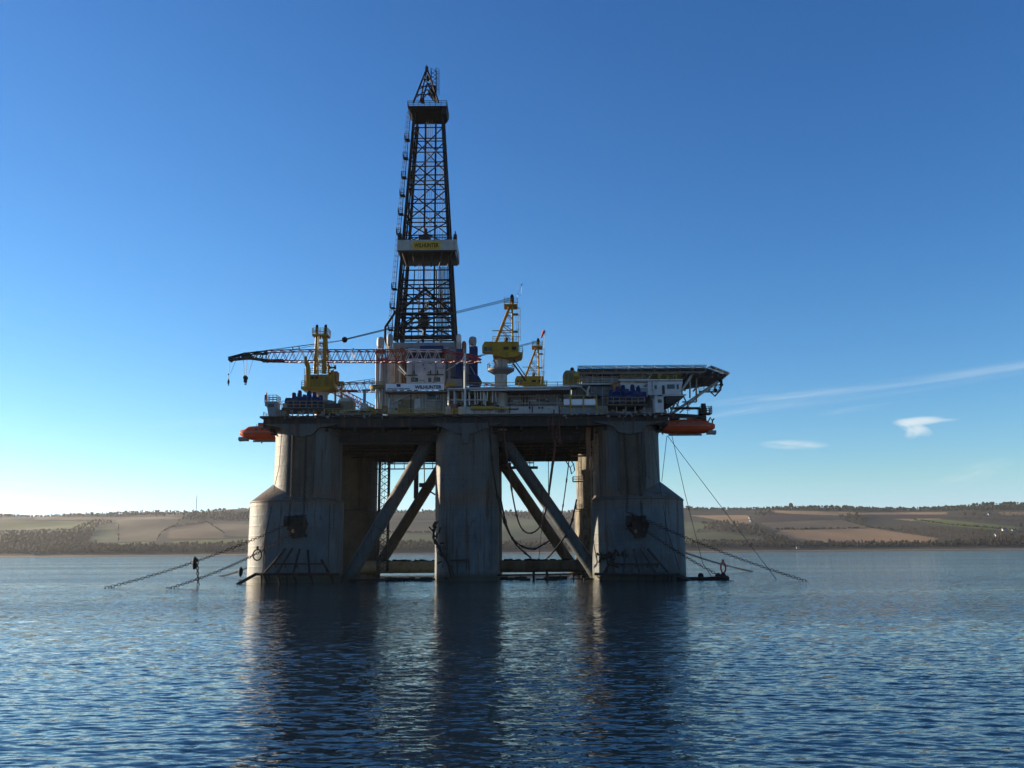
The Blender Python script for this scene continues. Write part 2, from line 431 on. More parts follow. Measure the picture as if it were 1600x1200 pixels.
# ------------------------------------------------------------------ water
def build_water():
    rs = [12.0]
    while rs[-1] < 2900:
        d = rs[-1]
        rs.append(d + max(0.07, d * d / 17000 if d < 400 else d * 0.03))
    rs = np.array(rs); ang = np.radians(np.concatenate([np.linspace(-68, -36, 60)[:-1], np.linspace(-36, 36, 560), np.linspace(36, 68, 60)[1:]]))
    Y0 = 0.0
    Dg, Ag = np.meshgrid(rs, ang, indexing='ij')
    X = np.tan(Ag) * Dg; Y = Dg + Y0
    Z = np.zeros_like(X); rng = np.random.default_rng(5)
    space = np.gradient(rs)[:, None] * np.ones_like(X)
    patch = 0.8 + 0.35 * np.sin(X * 0.021 + 1.3 * np.sin(Y * 0.017)) * np.sin(Y * 0.03 + 0.9)
    for i in range(140):
        lam = 0.24 * (1.5 / 0.24) ** rng.random()
        th = rng.normal(R(-97), R(24)); k = 2 * math.pi / lam
        amp = 0.0034 * lam ** 0.75
        ph = rng.random() * 6.28
        fade = np.clip((lam / (space * 2.2)) - 0.9, 0, 1)
        # wave groups: every train waxes and wanes
        grp = 0.55 + 0.45 * np.sin((X * math.cos(th + 1) + Y * math.sin(th + 1)) * k * 0.11 + ph * 3)
        Z += fade * amp * grp * np.sin(k * (X * math.cos(th) + Y * math.sin(th)) + ph)
    Z *= patch * WAVE
    nr, na = X.shape
    vs = np.stack([X, Y, Z], -1).reshape(-1, 3)
    idx = np.arange(nr * na).reshape(nr, na)
    fs = np.stack([idx[:-1, :-1], idx[:-1, 1:], idx[1:, 1:], idx[1:, :-1]], -1).reshape(-1, 4)
    me = bpy.data.meshes.new('water'); me.vertices.add(len(vs)); me.vertices.foreach_set('co', vs.ravel())
    me.loops.add(fs.size); me.loops.foreach_set('vertex_index', fs.ravel().astype(np.int32))
    me.polygons.add(len(fs)); me.polygons.foreach_set('loop_start', np.arange(0, fs.size, 4, dtype=np.int32)); me.polygons.foreach_set('loop_total', np.full(len(fs), 4, dtype=np.int32))
    me.update(calc_edges=True); me.validate(); me.shade_smooth()
    m = bpy.data.materials.new('sea_water'); nt, b = nodes_of(m)
    b.inputs['Base Color'].default_value = (0.004, 0.012, 0.022, 1); b.inputs['Roughness'].default_value = 0.05; b.inputs['IOR'].default_value = 1.33
    tc = nt.nodes.new('ShaderNodeTexCoord')
    def slope(scale, stretch, detail, k):
        mp = nt.nodes.new('ShaderNodeMapping'); mp.inputs['Scale'].default_value = (stretch, 1, 1); mp.inputs['Rotation'].default_value = (0, 0, 0.12)
        nt.links.new(tc.outputs['Object'], mp.inputs[0]); t = nt.nodes.new('ShaderNodeTexNoise'); t.inputs['Scale'].default_value = scale; t.inputs['Detail'].default_value = detail; t.inputs['Roughness'].default_value = 0.6
        nt.links.new(mp.outputs[0], t.inputs['Vector'])
        s = nt.nodes.new('ShaderNodeVectorMath'); s.operation = 'SUBTRACT'; nt.links.new(t.outputs['Color'], s.inputs[0]); s.inputs[1].default_value = (.5, .5, .5)
        m_ = nt.nodes.new('ShaderNodeVectorMath'); m_.operation = 'MULTIPLY'; nt.links.new(s.outputs[0], m_.inputs[0]); m_.inputs[1].default_value = (k * .7, k, 0)
        return m_.outputs[0]
    def vadd(a, b):
        n = nt.nodes.new('ShaderNodeVectorMath'); n.operation = 'ADD'; nt.links.new(a, n.inputs[0]); nt.links.new(b, n.inputs[1]); return n.outputs[0]
    sl = vadd(slope(4.2, 0.36, 3, SLOPE), slope(1.1, 0.3, 2, SLOPE * .3))
    pt = ramp(nt, noise_tex(nt, 0.012, (0.22, 1.5, 1), 4, 0.55), 0.36, 0.64)   # wind-ruffled and calmer streaks
    amp = math_n(nt, 'ADD', 0.36, math_n(nt, 'MULTIPLY', pt, 0.95))
    sc_ = nt.nodes.new('ShaderNodeVectorMath'); sc_.operation = 'SCALE'; nt.links.new(sl, sc_.inputs[0]); nt.links.new(amp, sc_.inputs['Scale'])
    ge = nt.nodes.new('ShaderNodeNewGeometry'); nv = vadd(ge.outputs['Normal'], sc_.outputs[0])
    nn = nt.nodes.new('ShaderNodeVectorMath'); nn.operation = 'NORMALIZE'; nt.links.new(nv, nn.inputs[0]); nt.links.new(nn.outputs[0], b.inputs['Normal'])
    me.materials.append(m)
    o = bpy.data.objects.new('water', me); COL.objects.link(o); o['kind'] = 'structure'
WAVE, SLOPE = 0.52, 1.0
build_water()

# ------------------------------------------------------------------ far shore
SHORE, RIDGE = 2500.0, 4400.0
prof_t = [-0.5, -0.02, 0.0, 0.012, 0.03, 0.07, 0.15, 0.3, 0.5, 0.75, 0.93, 1.0, 1.1, 1.6]
prof_z = [-6.0, -2.0, 0.4, 2.5, 7.0, 20.0, 40.0, 72.0, 112.0, 163.0, 198.0, 203.0, 204.0, 190.0]
def shore_y(x): return SHORE + 40 * math.sin(x * 0.0021) + 18 * math.sin(x * 0.0067 + 1)
def th(x, y):
    t = (y - shore_y(x)) / (RIDGE - SHORE)
    z = float(np.interp(t, prof_t, prof_z))
    if t > 0.02:
        k = min(1, t * 3)
        z += k * (7 * math.sin(x * 0.0031 + y * 0.0012) + 5 * math.sin(x * 0.0073 - y * 0.0041 + 2) + 2.0 * math.sin(x * 0.017 + y * 0.013))
        z += k * (9 * math.exp(-((x + 1500) / 420) ** 2) + 5 * math.exp(-((x - 2300) / 500) ** 2))
    return z
def hit(px, py):
    "where the sight line through a pixel meets the far hillside"
    d = ray(px, py); prev = None
    for y in range(2470, 4700, 12):
        t = y / d.y; x = d.x * t; z = CAM_H + d.z * t
        if z <= th(x, y): return Vector((x, y, th(x, y)))
    return None
def inside(px, py, poly):
    c = False; j = len(poly) - 1
    for i in range(len(poly)):
        xi, yi = poly[i]; xj, yj = poly[j]
        if (yi > py) != (yj > py) and px < (xj - xi) * (py - yi) / (yj - yi) + xi: c = not c
        j = i
    return c
GREEN, DULL, BRIGHT, TAN, STUB, PLOUGH, SCRUB = (0.12, 0.155, 0.05), (0.095, 0.12, 0.056), (0.17, 0.19, 0.06), (0.36, 0.24, 0.13), (0.15, 0.122, 0.078), (0.062, 0.042, 0.035), (0.066, 0.062, 0.042)
FIELDS = [
    ([(-200, 813), (120, 814), (125, 820), (110, 827), (-200, 832)], GREEN), ([(126, 814), (150, 813), (137, 826), (107, 831)], GREEN),
    ([(55, 808), (285, 808), (282, 812), (55, 812)], (0.22, 0.165, 0.11)),
    ([(180, 812), (280, 813), (277, 820), (252, 832), (245, 845), (185, 847), (183, 822)], STUB),
    ([(142, 826), (180, 824), (185, 846), (140, 848)], DULL), ([(265, 825), (325, 817), (352, 835), (350, 841), (262, 841)], (0.185, 0.13, 0.08)),
    ([(262, 846), (395, 841), (450, 843), (450, 848), (287, 850)], BRIGHT), ([(185, 849), (235, 846), (235, 850), (180, 851)], BRIGHT),
    ([(329, 818), (420, 820), (420, 840), (356, 837)], STUB),
    ([(430, 815), (680, 813), (690, 825), (430, 832)], STUB), ([(560, 834), (700, 836), (700, 846), (560, 846)], DULL), ([(600, 814), (700, 816), (690, 831), (600, 830)], SCRUB),
    ([(720, 805), (838, 813), (862, 838), (740, 849), (720, 830)], DULL), ([(845, 812), (920, 810), (940, 836), (875, 838)], SCRUB), ([(900, 800), (1050, 799), (1060, 815), (930, 812)], STUB),
    ([(960, 820), (1067, 815), (1115, 818), (1088, 832), (960, 834)], DULL),
    ([(1077, 805), (1167, 805), (1175, 811), (1136, 815), (1101, 809)], TAN), ([(1136, 812), (1178, 810), (1172, 818), (1140, 818)], (0.27, 0.19, 0.11)),
    ([(1000, 835), (1119, 831.5), (1187, 841), (1191, 846), (1000, 847)], (0.10, 0.11, 0.055)),
    ([(1208, 797.5), (1335, 800), (1325, 806), (1211, 801.5)], TAN), ([(1187, 803), (1212, 801), (1318, 811), (1187, 816)], PLOUGH),
    ([(1187, 817), (1311, 812), (1352, 822), (1349, 827), (1211, 828)], STUB),
    ([(1222, 828), (1359, 825), (1466, 841), (1456, 848), (1242, 847), (1211, 833)], (0.31, 0.205, 0.115)),
    ([(1397, 811), (1462, 809), (1470, 811), (1425, 814)], TAN), ([(1425, 813), (1468, 811), (1597, 824), (1586, 830), (1531, 826), (1480, 821)], (0.125, 0.16, 0.04)),
    ([(1330, 801), (1480, 800), (1480, 804), (1335, 804)], TAN), ([(1340, 806), (1420, 806), (1600, 812), (1800, 815), (1800, 824), (1470, 810), (1390, 811)], PLOUGH),
    ([(1560, 800), (1800, 797), (1800, 804), (1570, 805)], (0.27, 0.19, 0.11)),
]
def build_terrain():
    vs, fs, cols = [], [], []
    xs = np.concatenate([np.linspace(-6500, -2700, 60)[:-1], np.linspace(-2700, 2700, 700), np.linspace(2700, 6500, 60)[1:]])
    ts = np.concatenate([np.linspace(-0.05, 0.15, 40)[:-1], np.linspace(0.15, 1.05, 130), np.linspace(1.1, 1.6, 8)])
    for t in ts:
        for x in xs:
            x2 = x * (1 + 0.5 * max(t, 0)) if abs(x) < 1e9 else x
            y = shore_y(x2) + t * (RIDGE - SHORE)
            vs.append((x2, y, th(x2, y)))
    na = len(xs)
    for j, t in enumerate(ts):
        for i in range(na):
            x, y, z = vs[j * na + i]
            px, py = proj((x, y, z)); c = SCRUB
            if t < 0.018: c = (0.19, 0.165, 0.12) if t > 0.006 else (0.06, 0.055, 0.04)
            elif -250 < px < 1850:
                n = noise.noise(Vector((px * 0.05, py * 0.1, 3))) * 1.2
                for poly, col in FIELDS:
                    if inside(px + n, py + n * 0.3, poly): c = col
            g = .74 + 0.14 * noise.noise(Vector((x * 0.012, y * 0.004, 1)))
            cols.append((c[0] * g, c[1] * g, c[2] * g, 1))
    for j in range(len(ts) - 1):
        for i in range(na - 1):
            a = j * na + i; fs.append((a, a + 1, a + na + 1, a + na))
    me = bpy.data.meshes.new('hills'); me.from_pydata(vs, [], fs); me.update(); me.shade_smooth()
    ca = me.color_attributes.new('albedo', 'FLOAT_COLOR', 'POINT'); ca.data.foreach_set('color', np.array(cols).ravel())
    m = bpy.data.materials.new('farmland'); nt, b = nodes_of(m)
    at = nt.nodes.new('ShaderNodeAttribute'); at.attribute_name = 'albedo'
    n1 = ramp(nt, noise_tex(nt, 0.02, (1, 0.4, 1), 6, 0.65), 0.3, 0.7)
    c = mixc(nt, math_n(nt, 'MULTIPLY', n1, 0.22), at.outputs['Color'], (0.06, 0.05, 0.035))
    nt.links.new(c, b.inputs['Base Color']); b.inputs['Roughness'].default_value = 0.95; b.inputs['Specular IOR Level'].default_value = 0.1
    me.materials.append(m); o = bpy.data.objects.new('hills', me); COL.objects.link(o); o['kind'] = 'structure'
build_terrain()

def leaf_mat(name, col):
    m = bpy.data.materials.new(name); nt, b = nodes_of(m)
    c = mixc(nt, ramp(nt, noise_tex(nt, 0.08, (1, 1, 1), 4), 0.3, 0.7), col, tuple(v * 0.55 for v in col))
    nt.links.new(c, b.inputs['Base Color']); b.inputs['Roughness'].default_value = 0.9; b.inputs['Specular IOR Level'].default_value = 0.1
    M[name] = m
leaf_mat('winter_wood', (0.042, 0.038, 0.027)); leaf_mat('conifer_wood', (0.024, 0.030, 0.018)); leaf_mat('scrub_wood', (0.075, 0.052, 0.034))
def crown(mb, p, r, h, rng):
    "one tree crown: a ragged cluster of small leaf clumps round a stem"
    k = 9
    for i in range(k):
        a = rng.random() * 6.28; q = rng.random(); rr = r * (0.25 + 0.6 * rng.random()) * math.sqrt(1 - 0.75 * q * q)
        c = Vector((p.x + rr * math.cos(a), p.y + rr * math.sin(a), p.z + h * (0.22 + 0.7 * q)))
        s = r * (0.32 + 0.28 * rng.random())
        d = [Vector((rng.gauss(0, 1), rng.gauss(0, 1), rng.gauss(0, 1))).normalized() * s * (0.8 + 0.5 * rng.random()) for _ in range(2)]
        vs = [c + Vector((s, 0, 0)) * (0.7 + .6 * rng.random()), c - Vector((s, 0, 0)) * (0.7 + .6 * rng.random()), c + Vector((0, s, 0)), c - Vector((0, s, 0)), c + Vector((0, 0, s)) * (0.7 + .7 * rng.random()) + d[0] * 0.3, c - Vector((0, 0, s)) + d[1] * 0.3]
        mb.add(vs, [(0, 2, 4), (2, 1, 4), (1, 3, 4), (3, 0, 4), (2, 0, 5), (1, 2, 5), (3, 1, 5), (0, 3, 5)])
    mb.tube(p - Vector((0, 0, 2)), p + Vector((0, 0, h * 0.6)), r * 0.06, 4)
def wood(name, polys, mat, step, hh, label, cat, density=1.0, seed=1):
    rng = random.Random(seed); mb = MB()
    for poly in polys:
        x0, x1 = min(p[0] for p in poly), max(p[0] for p in poly); y0, y1 = min(p[1] for p in poly), max(p[1] for p in poly)
        y = y0
        while y <= y1:
            x = x0
            while x <= x1:
                if rng.random() < density:
                    a, b = x + rng.uniform(-1, 1) * step, y + rng.uniform(-.5, .5) * step * 0.6
                    if inside(a, b, poly):
                        p = hit(a, b)
                        if p is not None:
                            h = rng.uniform(*hh); crown(mb, p, h * rng.uniform(0.32, 0.5), h, rng)
                x += step
            y += step * 0.55
    o = mb.build(name, mat, smooth=False); tag(o, label, cat, kind='stuff'); return o
wood('shore_wood', [[(-150, 852), (0, 851), (130, 849), (180, 853), (240, 852), (290, 852), (350, 851), (395, 848), (480, 850), (700, 848), (700, 861), (388, 863), (0, 866.5), (-150, 867)],
                    [(0, 832), (105, 832), (140, 816), (160, 812), (183, 817), (150, 825), (136, 847), (0, 852)],
                    [(700, 849), (785, 850), (900, 846), (1000, 848), (1190, 849), (1250, 848), (1460, 849), (1600, 840), (1750, 840), (1750, 854), (1065, 856), (700, 860)],
                    [(1190, 833), (1236, 843), (1232, 851), (1193, 850)]],
     'winter_wood', 3.2, (6, 12), 'dark leafless woodland strip along the far shoreline below the fields', 'woodland', 0.9, 3)
wood('ridge_wood', [[(-150, 804.5), (0, 804.5), (190, 804.5), (190, 807), (60, 808), (-150, 810)], [(190, 803), (300, 801.5), (700, 799), (700, 802), (388, 805), (190, 806)],
                    [(780, 797), (905, 797), (910, 800), (780, 800)],
                    [(1060, 795.5), (1195, 796), (1210, 792.8), (1335, 792.5), (1480, 792.3), (1610, 790), (1750, 788), (1750, 796), (1480, 799), (1335, 799), (1060, 797.5)]],
     'conifer_wood', 2.8, (7, 13), 'dark conifer tree line along the crest of the far hills', 'woodland', 0.95, 4)
wood('hillside_wood', [[(1097, 819), (1130, 816), (1180, 821), (1200, 834), (1190, 839), (1100, 829)], [(288, 806), (395, 806), (395, 814), (284, 813)],
                       [(1178, 800), (1208, 800), (1208, 806), (1180, 808)], [(1310, 808), (1340, 803), (1360, 815), (1352, 820)], [(785, 801), (905, 800), (905, 812), (845, 814), (785, 806)]],
     'winter_wood', 3.6, (7, 13), 'bare hillside copses and hedgerow trees between the far fields', 'woodland', 0.8, 5)
wood('hillside_scrub', [[(1352, 824), (1430, 822), (1530, 828), (1610, 833), (1750, 833), (1750, 841), (1600, 841), (1470, 843)], [(1500, 800), (1600, 800), (1600, 822), (1540, 816), (1500, 812)], [(0, 836), (130, 834), (130, 850), (0, 850)], [(440, 832), (560, 833), (560, 848), (440, 847)]],
     'scrub_wood', 4.4, (4, 8), 'brown gorse and scrub patches on the far hillside', 'scrub', 0.65, 6)
RB = MB(); rng = random.Random(8)
for k in range(1500):
    x = rng.uniform(-3300, 3300); y = shore_y(x) + (RIDGE - SHORE) * rng.uniform(0.955, 1.02)
    px = proj((x, y, 200))[0]
    d = 0.35 + 0.65 * (px > 1060) + 0.5 * (px < 200)
    if 300 < px < 420: d = 0.5
    if rng.random() > d: continue
    h = rng.uniform(5, 12) * (1.15 if px > 1200 else .9); crown(RB, Vector((x, y, th(x, y))), h * rng.uniform(.45, .8), h, rng)
tag(RB.build('crest_wood', 'conifer_wood', smooth=False), 'low dark tree band lining the skyline of the far hills', 'woodland', kind='stuff')
# hedges between fields
def hedge(pts, seed):
    rng = random.Random(seed)
    for (a, b), (c, d) in zip(pts, pts[1:]):
        n = int(math.hypot(c - a, d - b) / 1.7)
        for i in range(n):
            p = hit(a + (c - a) * i / n, b + (d - b) * i / n)
            if p is not None and rng.random() < 0.8:
                h = rng.uniform(3, 7); crown(HB, p, h * 0.55, h, rng)
HB = MB()
for k, h in enumerate([[(280, 813), (277, 820), (252, 832), (245, 845)], [(325, 817), (352, 835)], [(262, 825), (325, 816)], [(185, 822), (185, 847)], [(107, 830), (140, 814)], [(0, 831), (110, 828)],
                       [(1211, 828), (1349, 826)], [(1313, 811), (1359, 825), (1400, 829)], [(1115, 818), (1088, 832)], [(1425, 812), (1480, 820), (1590, 829)], [(840, 812), (862, 838)], [(600, 832), (690, 833)], [(1090, 846), (1190, 846)]]):
    hedge(h, 40 + k)
tag(HB.build('hedgerow', 'winter_wood', smooth=False), 'thin dark hedges dividing the far fields', 'hedge', kind='stuff')

# farmhouses
def house(px, py, wd, label, dp=9.0, hh=5.0):
    p = hit(px, py)
    if p is None: return
    t = thing('farmhouse', label, 'house', p, 'white houses on the far hillside')
    x, y, z = p; a = wd / 2
    MB().box(x - a, x + a, y - dp / 2, y + dp / 2, z - 3, z + hh).build('wall', 'farwhite', t)
    r = MB(); r.prism_x([(y - dp / 2 - .4, z + hh), (y + dp / 2 + .4, z + hh), (y, z + hh + 4.0)], x - a - .4, x + a + .4); rf = r.build('roof', 'roof', t)
    MB().box(x + a - 1.6, x + a - 0.4, y - .5, y + .5, z + hh + 2.5, z + hh + 5.4).build('chimney', 'roof', rf)
    wn = MB()  # three windows
    for k in range(3):
        cx = x - a + wd * (k + .5) / 3; wn.box(cx - .6, cx + .6, y - dp / 2 - .08, y - dp / 2, z + 1.8, z + 3.6)
    wn.build('window', 'glass', t)
house(245, 806.3, 9, 'small white house just under the wooded ridge, left of two neighbours')
house(257, 806.3, 9, 'small white house just under the wooded ridge, nearest the radio mast')
house(297, 805.5, 16, 'long white farmhouse below the radio mast')
house(299, 808.5, 11, 'white cottage downhill of the farmhouse near the radio mast')
house(1172, 810.5, 8, 'small white house at the right tip of a tan field')
house(1174, 815, 10, 'white house among bare trees at the tan field edge, lower of two')
house(1155, 822, 9, 'lone white cottage in the copse right of the rig')
house(1247, 858.2, 9, 'tiny white boathouse on the shoreline right of the rig', 6, 3)
house(1570, 830.2, 15, 'low white farmhouse at the right end of the green field')
house(1584, 831.5, 11, 'bright white gabled house at the far right below the green field')
house(1557, 838.5, 8, 'small white cottage in scrub at far right')
house(52, 867.2, 12, 'pale low house on the shoreline at far left', 7, 3)
house(1546, 805, 10, 'pale house below the ridge trees at far right')
# radio mast
p = hit(306, 803.5)
p = p if p else Vector((-1600, 4400, 205))
t = thing('radio_mast', 'tall thin lattice radio mast on the skyline at left', 'radio mast', p)
top = W(306, 772, p.y).z - p.z
MB().truss(p, p + Vector((0, 0, top * 0.93)), 2.2, 2.2, 1.5, 1.5, 26, 0.28, 0.16, side=(1, 0, 0)).build('lattice_mast', 'darkgrey', t)
MB().tube(p + Vector((0, 0, top * .93)), p + Vector((0, 0, top)), 0.35, 6).build('antenna', 'darkgrey', t)
gm = MB()
for a in (0.5, 2.6, 4.7):
    gm.tube(p + Vector((0, 0, top * .8)), p + Vector((45 * math.cos(a), 45 * math.sin(a), 0)), 0.07, 4)
gm.build('guy_wire', 'rope', t)
# free-standing trees
for i, (px, py, h, lab) in enumerate([(1595, 823, 13, 'round dark tree beside the white house at the far right'), (1508, 806, 15, 'bare tree standing below the ridge wood at far right'), (1522, 806.5, 17, 'taller bare tree right of another below the ridge wood'), (1236, 793.5, 22, 'tree poking above the right ridge line'), (802, 799, 24, 'ridge tree rising between the centre column and right braces'), (868, 799, 22, 'ridge tree seen through the right bay beside the hanging hoses')]):
    p = hit(px, py)
    if p is None: continue
    t = thing('tree', lab, 'tree', p, 'lone trees on the far hill'); rng = random.Random(90 + i)
    cm = MB()
    for k in range(4): crown(cm, p + Vector((rng.uniform(-1, 1) * h * .15, 0, h * .1 * k)), h * 0.4, h * 0.75, rng)
    cm.build('crown', 'winter_wood', t, smooth=False)
    MB().tube(p - Vector((0, 0, 1)), p + Vector((0, 0, h * .6)), .5, 6, .2).build('trunk', 'scrub_wood', t)
# ------------------------------------------------------------------ rig hull
ZD = W(730, 648, 172.5).z            # main deck
RX, YN, YF = -9.2, 179.5, 227.5      # middle of the rig, near and far column rows
DX = 32.2
ZB = ZD - 2.2                        # underside of the deck box
rig = thing('drilling_rig', 'grey rust-streaked semi-submersible drilling rig on six tall columns and diagonal braces', 'oil rig', (RX, 203, 0))

def corner_column(cx, cy, sgn, sy):
    "shaft on a wider eccentric lower body with a sloping shoulder; sgn = outboard side"
    b = MB(); n = 56; r0, r1, RYL = 9.25, 6.7, 8.0; off = sgn * 1.95; zs = 15.6
    prof = []
    for z in (-2, 0.6, 4, 8, 12, zs): prof.append([(cx + off + r0 * math.cos(2 * math.pi * i / n), cy + RYL * math.sin(2 * math.pi * i / n), z) for i in range(n)])
    up = []
    for i in range(n):
        t = 2 * math.pi * i / n; x, y = math.cos(t), math.sin(t)
        gap = max(0.0, sgn * x) ** 1.2
        up.append((cx + r1 * x, cy + r1 * y, zs + 0.5 + 3.1 * gap))
    prof.append(up)
    prof.append([(u[0], u[1], ZB - 1.5) for u in up]); prof.append([(cx + (r1 + .4) * math.cos(2 * math.pi * i / n), cy + (r1 + .4) * math.sin(2 * math.pi * i / n), ZB + 0.3) for i in range(n)])
    vs = [v for p in prof for v in p]; fs = []
    for k in range(len(prof) - 1):
        for i in range(n): fs.append((k * n + i, k * n + (i + 1) % n, (k + 1) * n + (i + 1) % n, (k + 1) * n + i))
    b.add(vs, fs)
    c = b.build('column', 'hull', rig)
    # weld band and rust lip round the shoulder
    d = MB(); d.path([(cx + off + (r0 + .02) * math.cos(2 * math.pi * i / n), cy + (RYL + .02) * math.sin(2 * math.pi * i / n), zs - .2) for i in range(n + 1)], .1, 6); d.build('shoulder_weld', 'hullbrown', c)
    return c
def mid_column(cx, cy, mat='hull'):
    b = MB(); r = 6.4
    b.lathe((cx, cy, 0), [(r, -2), (r, 2), (r, 9), (r, 15.9), (r + .02, 16.0), (r + .02, 16.3), (r, 16.4), (r, 23), (r, ZB - 1), (r + .3, ZB + .3)], 56)
    return b.build('column', mat, rig)
cols = {}
for sx in (-1, 1):
    cols[sx, 0] = corner_column(RX + sx * DX, YN, sx, -1); cols[sx, 1] = corner_column(RX + sx * DX, YF, sx, 1)
cols[0, 0] = mid_column(RX, YN); cols[0, 1] = mid_column(RX, YF)
for (sx, row), o in cols.items():
    uvl = o.data.uv_layers.new(name='plates'); cx, cy = RX + sx * DX, (YN, YF)[row]; me = o.data
    for po in me.polygons:
        an = [math.atan2(me.vertices[v].co.y + 203 - cy, me.vertices[v].co.x + RX - cx) for v in po.vertices]
        if max(an) - min(an) > 3: an = [t if t > 0 else t + 2 * math.pi for t in an]
        for li, v, t in zip(po.loop_indices, po.vertices, an): uvl.data[li].uv = (t * 7.45, me.vertices[v].co.z + 2)
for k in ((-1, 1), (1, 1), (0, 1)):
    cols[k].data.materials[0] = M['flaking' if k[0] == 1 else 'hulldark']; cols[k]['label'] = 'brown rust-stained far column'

# deck box, girders, knees
x0, x1 = RX - 40.0, RX + 40.0; y0, y1 = 173.2, 224.0
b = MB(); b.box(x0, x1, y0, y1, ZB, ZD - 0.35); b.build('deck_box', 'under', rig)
b = MB(); b.box(x0 - .5, x1 + .5, y0 - .9, y1 + .5, ZD - 0.35, ZD); b.build('main_deck', 'darkgrey', rig)
b = MB()
for i in range(15):
    x = x0 + 1.5 + i * (x1 - x0 - 3) / 14; b.box(x - .18, x + .18, y0 + .4, y1 - .4, ZB - .75, ZB - .003)
for i in range(8):
    y = y0 + 3 + i * (y1 - y0 - 6) / 7; b.box(x0 + .8, x1 - .8, y - .2, y + .2, ZB - 1.15, ZB - .78)
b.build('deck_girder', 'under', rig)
# front skirt girders between the columns: the deep dark face below the deck edge
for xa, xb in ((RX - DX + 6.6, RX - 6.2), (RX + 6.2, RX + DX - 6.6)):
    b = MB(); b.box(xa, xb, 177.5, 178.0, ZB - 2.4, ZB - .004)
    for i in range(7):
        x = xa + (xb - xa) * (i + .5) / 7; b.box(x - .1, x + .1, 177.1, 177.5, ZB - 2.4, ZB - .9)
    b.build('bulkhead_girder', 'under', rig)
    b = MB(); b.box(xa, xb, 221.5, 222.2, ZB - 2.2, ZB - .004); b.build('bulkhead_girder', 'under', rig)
# knee plates under the deck edge at each near column
for cx in (RX - DX, RX, RX + DX):
    b = MB()
    if cx == RX:
        b.prism_y([(cx - 6.9, ZB + .6), (cx + 6.9, ZB + .6), (cx + 1.2, ZB - 1.6), (cx - 1.2, ZB - 1.6)], YN - 6.95, YN - 6.3)
        b.box(cx - .7, cx + .7, YN - 7.4, YN - 6.9, ZB - 3.6, ZB + .4)
    else:
        b.prism_y([(cx - 7.2, ZB + .6), (cx + 7.2, ZB + .6), (cx + 3.4, ZB - .2), (cx + 2.2, ZB - 1.5), (cx, ZB - 2.0), (cx - 2.2, ZB - 1.5), (cx - 3.4, ZB - .2)], YN - 7.3, YN - 6.2)
    b.build('knee_bracket', 'hull', rig)
# service pipes strapped to the column faces
for k, (px, Y, z0, z1) in enumerate(((514, 173.5, 1, ZB - 1), (519, 174, 8, ZB - 1), (704, 174, 3, 17), (768, 175.5, 2, ZB - 1), (940, 174.2, 10, ZB - 1), (1010, 173.6, 16, ZB - 1))):
    cx = RX + (-DX if px < 600 else DX if px > 900 else 0); x = W(px, 780, 173.5).x; b = MB(); r = 6.8 if z0 > 9 or cx == RX else 8.05
    y = YN - math.sqrt(max(.5, r * r - (x - cx) ** 2)) if z0 > 9 or cx == RX else YN - 8.1 * math.sqrt(max(.05, 1 - ((x - cx - math.copysign(1.95, cx - RX)) / 9.25) ** 2)) - .05
    zt = z1 if z0 > 9 or cx == RX else 15; b.tube((x, y, z0), (x, y, zt), .075, 6)
    for z in np.arange(z0 + 1, zt, 3.0): b.box(x - .2, x + .2, y - .1, y + .12, z - .06, z + .06)
    b.build('service_pipe', 'hullbrown', rig)
# rust-brown chain chutes down the corner shafts
for sx in (-1, 1):
    cx = RX + sx * DX; b = MB(); n = 9; vs = []
    for z in (16.2, ZB - 1.6):
        for i in range(n + 1):
            t = R(-90 - 19 + 38 * i / n) ; vs.append((cx + 6.73 * math.cos(t), YN + 6.73 * math.sin(t), z))
    b.add(vs, [(i, i + 1, n + 2 + i, n + 1 + i) for i in range(n)])
    b.build('chain_chute', 'hullbrown', cols[sx, 0])
    b = MB()
    for a in (-22, 22):
        t = R(-90 + a); b.box(cx + 6.8 * math.cos(t) - .14, cx + 6.8 * math.cos(t) + .14, YN + 6.8 * math.sin(t) - .2, YN + 6.8 * math.sin(t) + .25, 16.6, ZB - 1)
    b.build('chute_rail', 'hull', cols[sx, 0])

# diagonal braces: front pair, and the rear pair seen close beside them
def brace(p, q, r, mat='hull'):
    "round strut along the line p-q, run up to the deck and down to the base, with flared nodes and weld rings"
    d = q - p; a = p + d * ((ZB - .3 - p.z) / d.z); c = p + d * ((-.8 - p.z) / d.z); e = (c - a).normalized(); L = (c - a).length
    b = MB(); pts = [(0, r * 1.35), (.07, r * 1.12), (.12, r), (.88, r), (.95, r * 1.15), (1, r * 1.4)]
    for (s, ra), (t, rb) in zip(pts, pts[1:]): b.tube(a + e * (L * s), a + e * (L * t), ra, 28, rb)
    o = b.build('diagonal_brace', mat, rig)
    for s in (.12, .38, .63, .88):
        b = MB(); b.tube(a + e * (L * s - .12), a + e * (L * s + .12), r * 1.03, 28); b.build('weld_ring', 'hullbrown', o)
    return o
brace(W(657, 712, 181), W(577, 848, 181), 1.34); brace(W(812, 724, 181), W(935, 902, 181), 1.28)
brace(W(689, 729, 226), W(596, 877, 226), 1.3, 'hulldark'); brace(W(787, 727, 226), W(890, 878, 226), 1.3, 'hulldark')
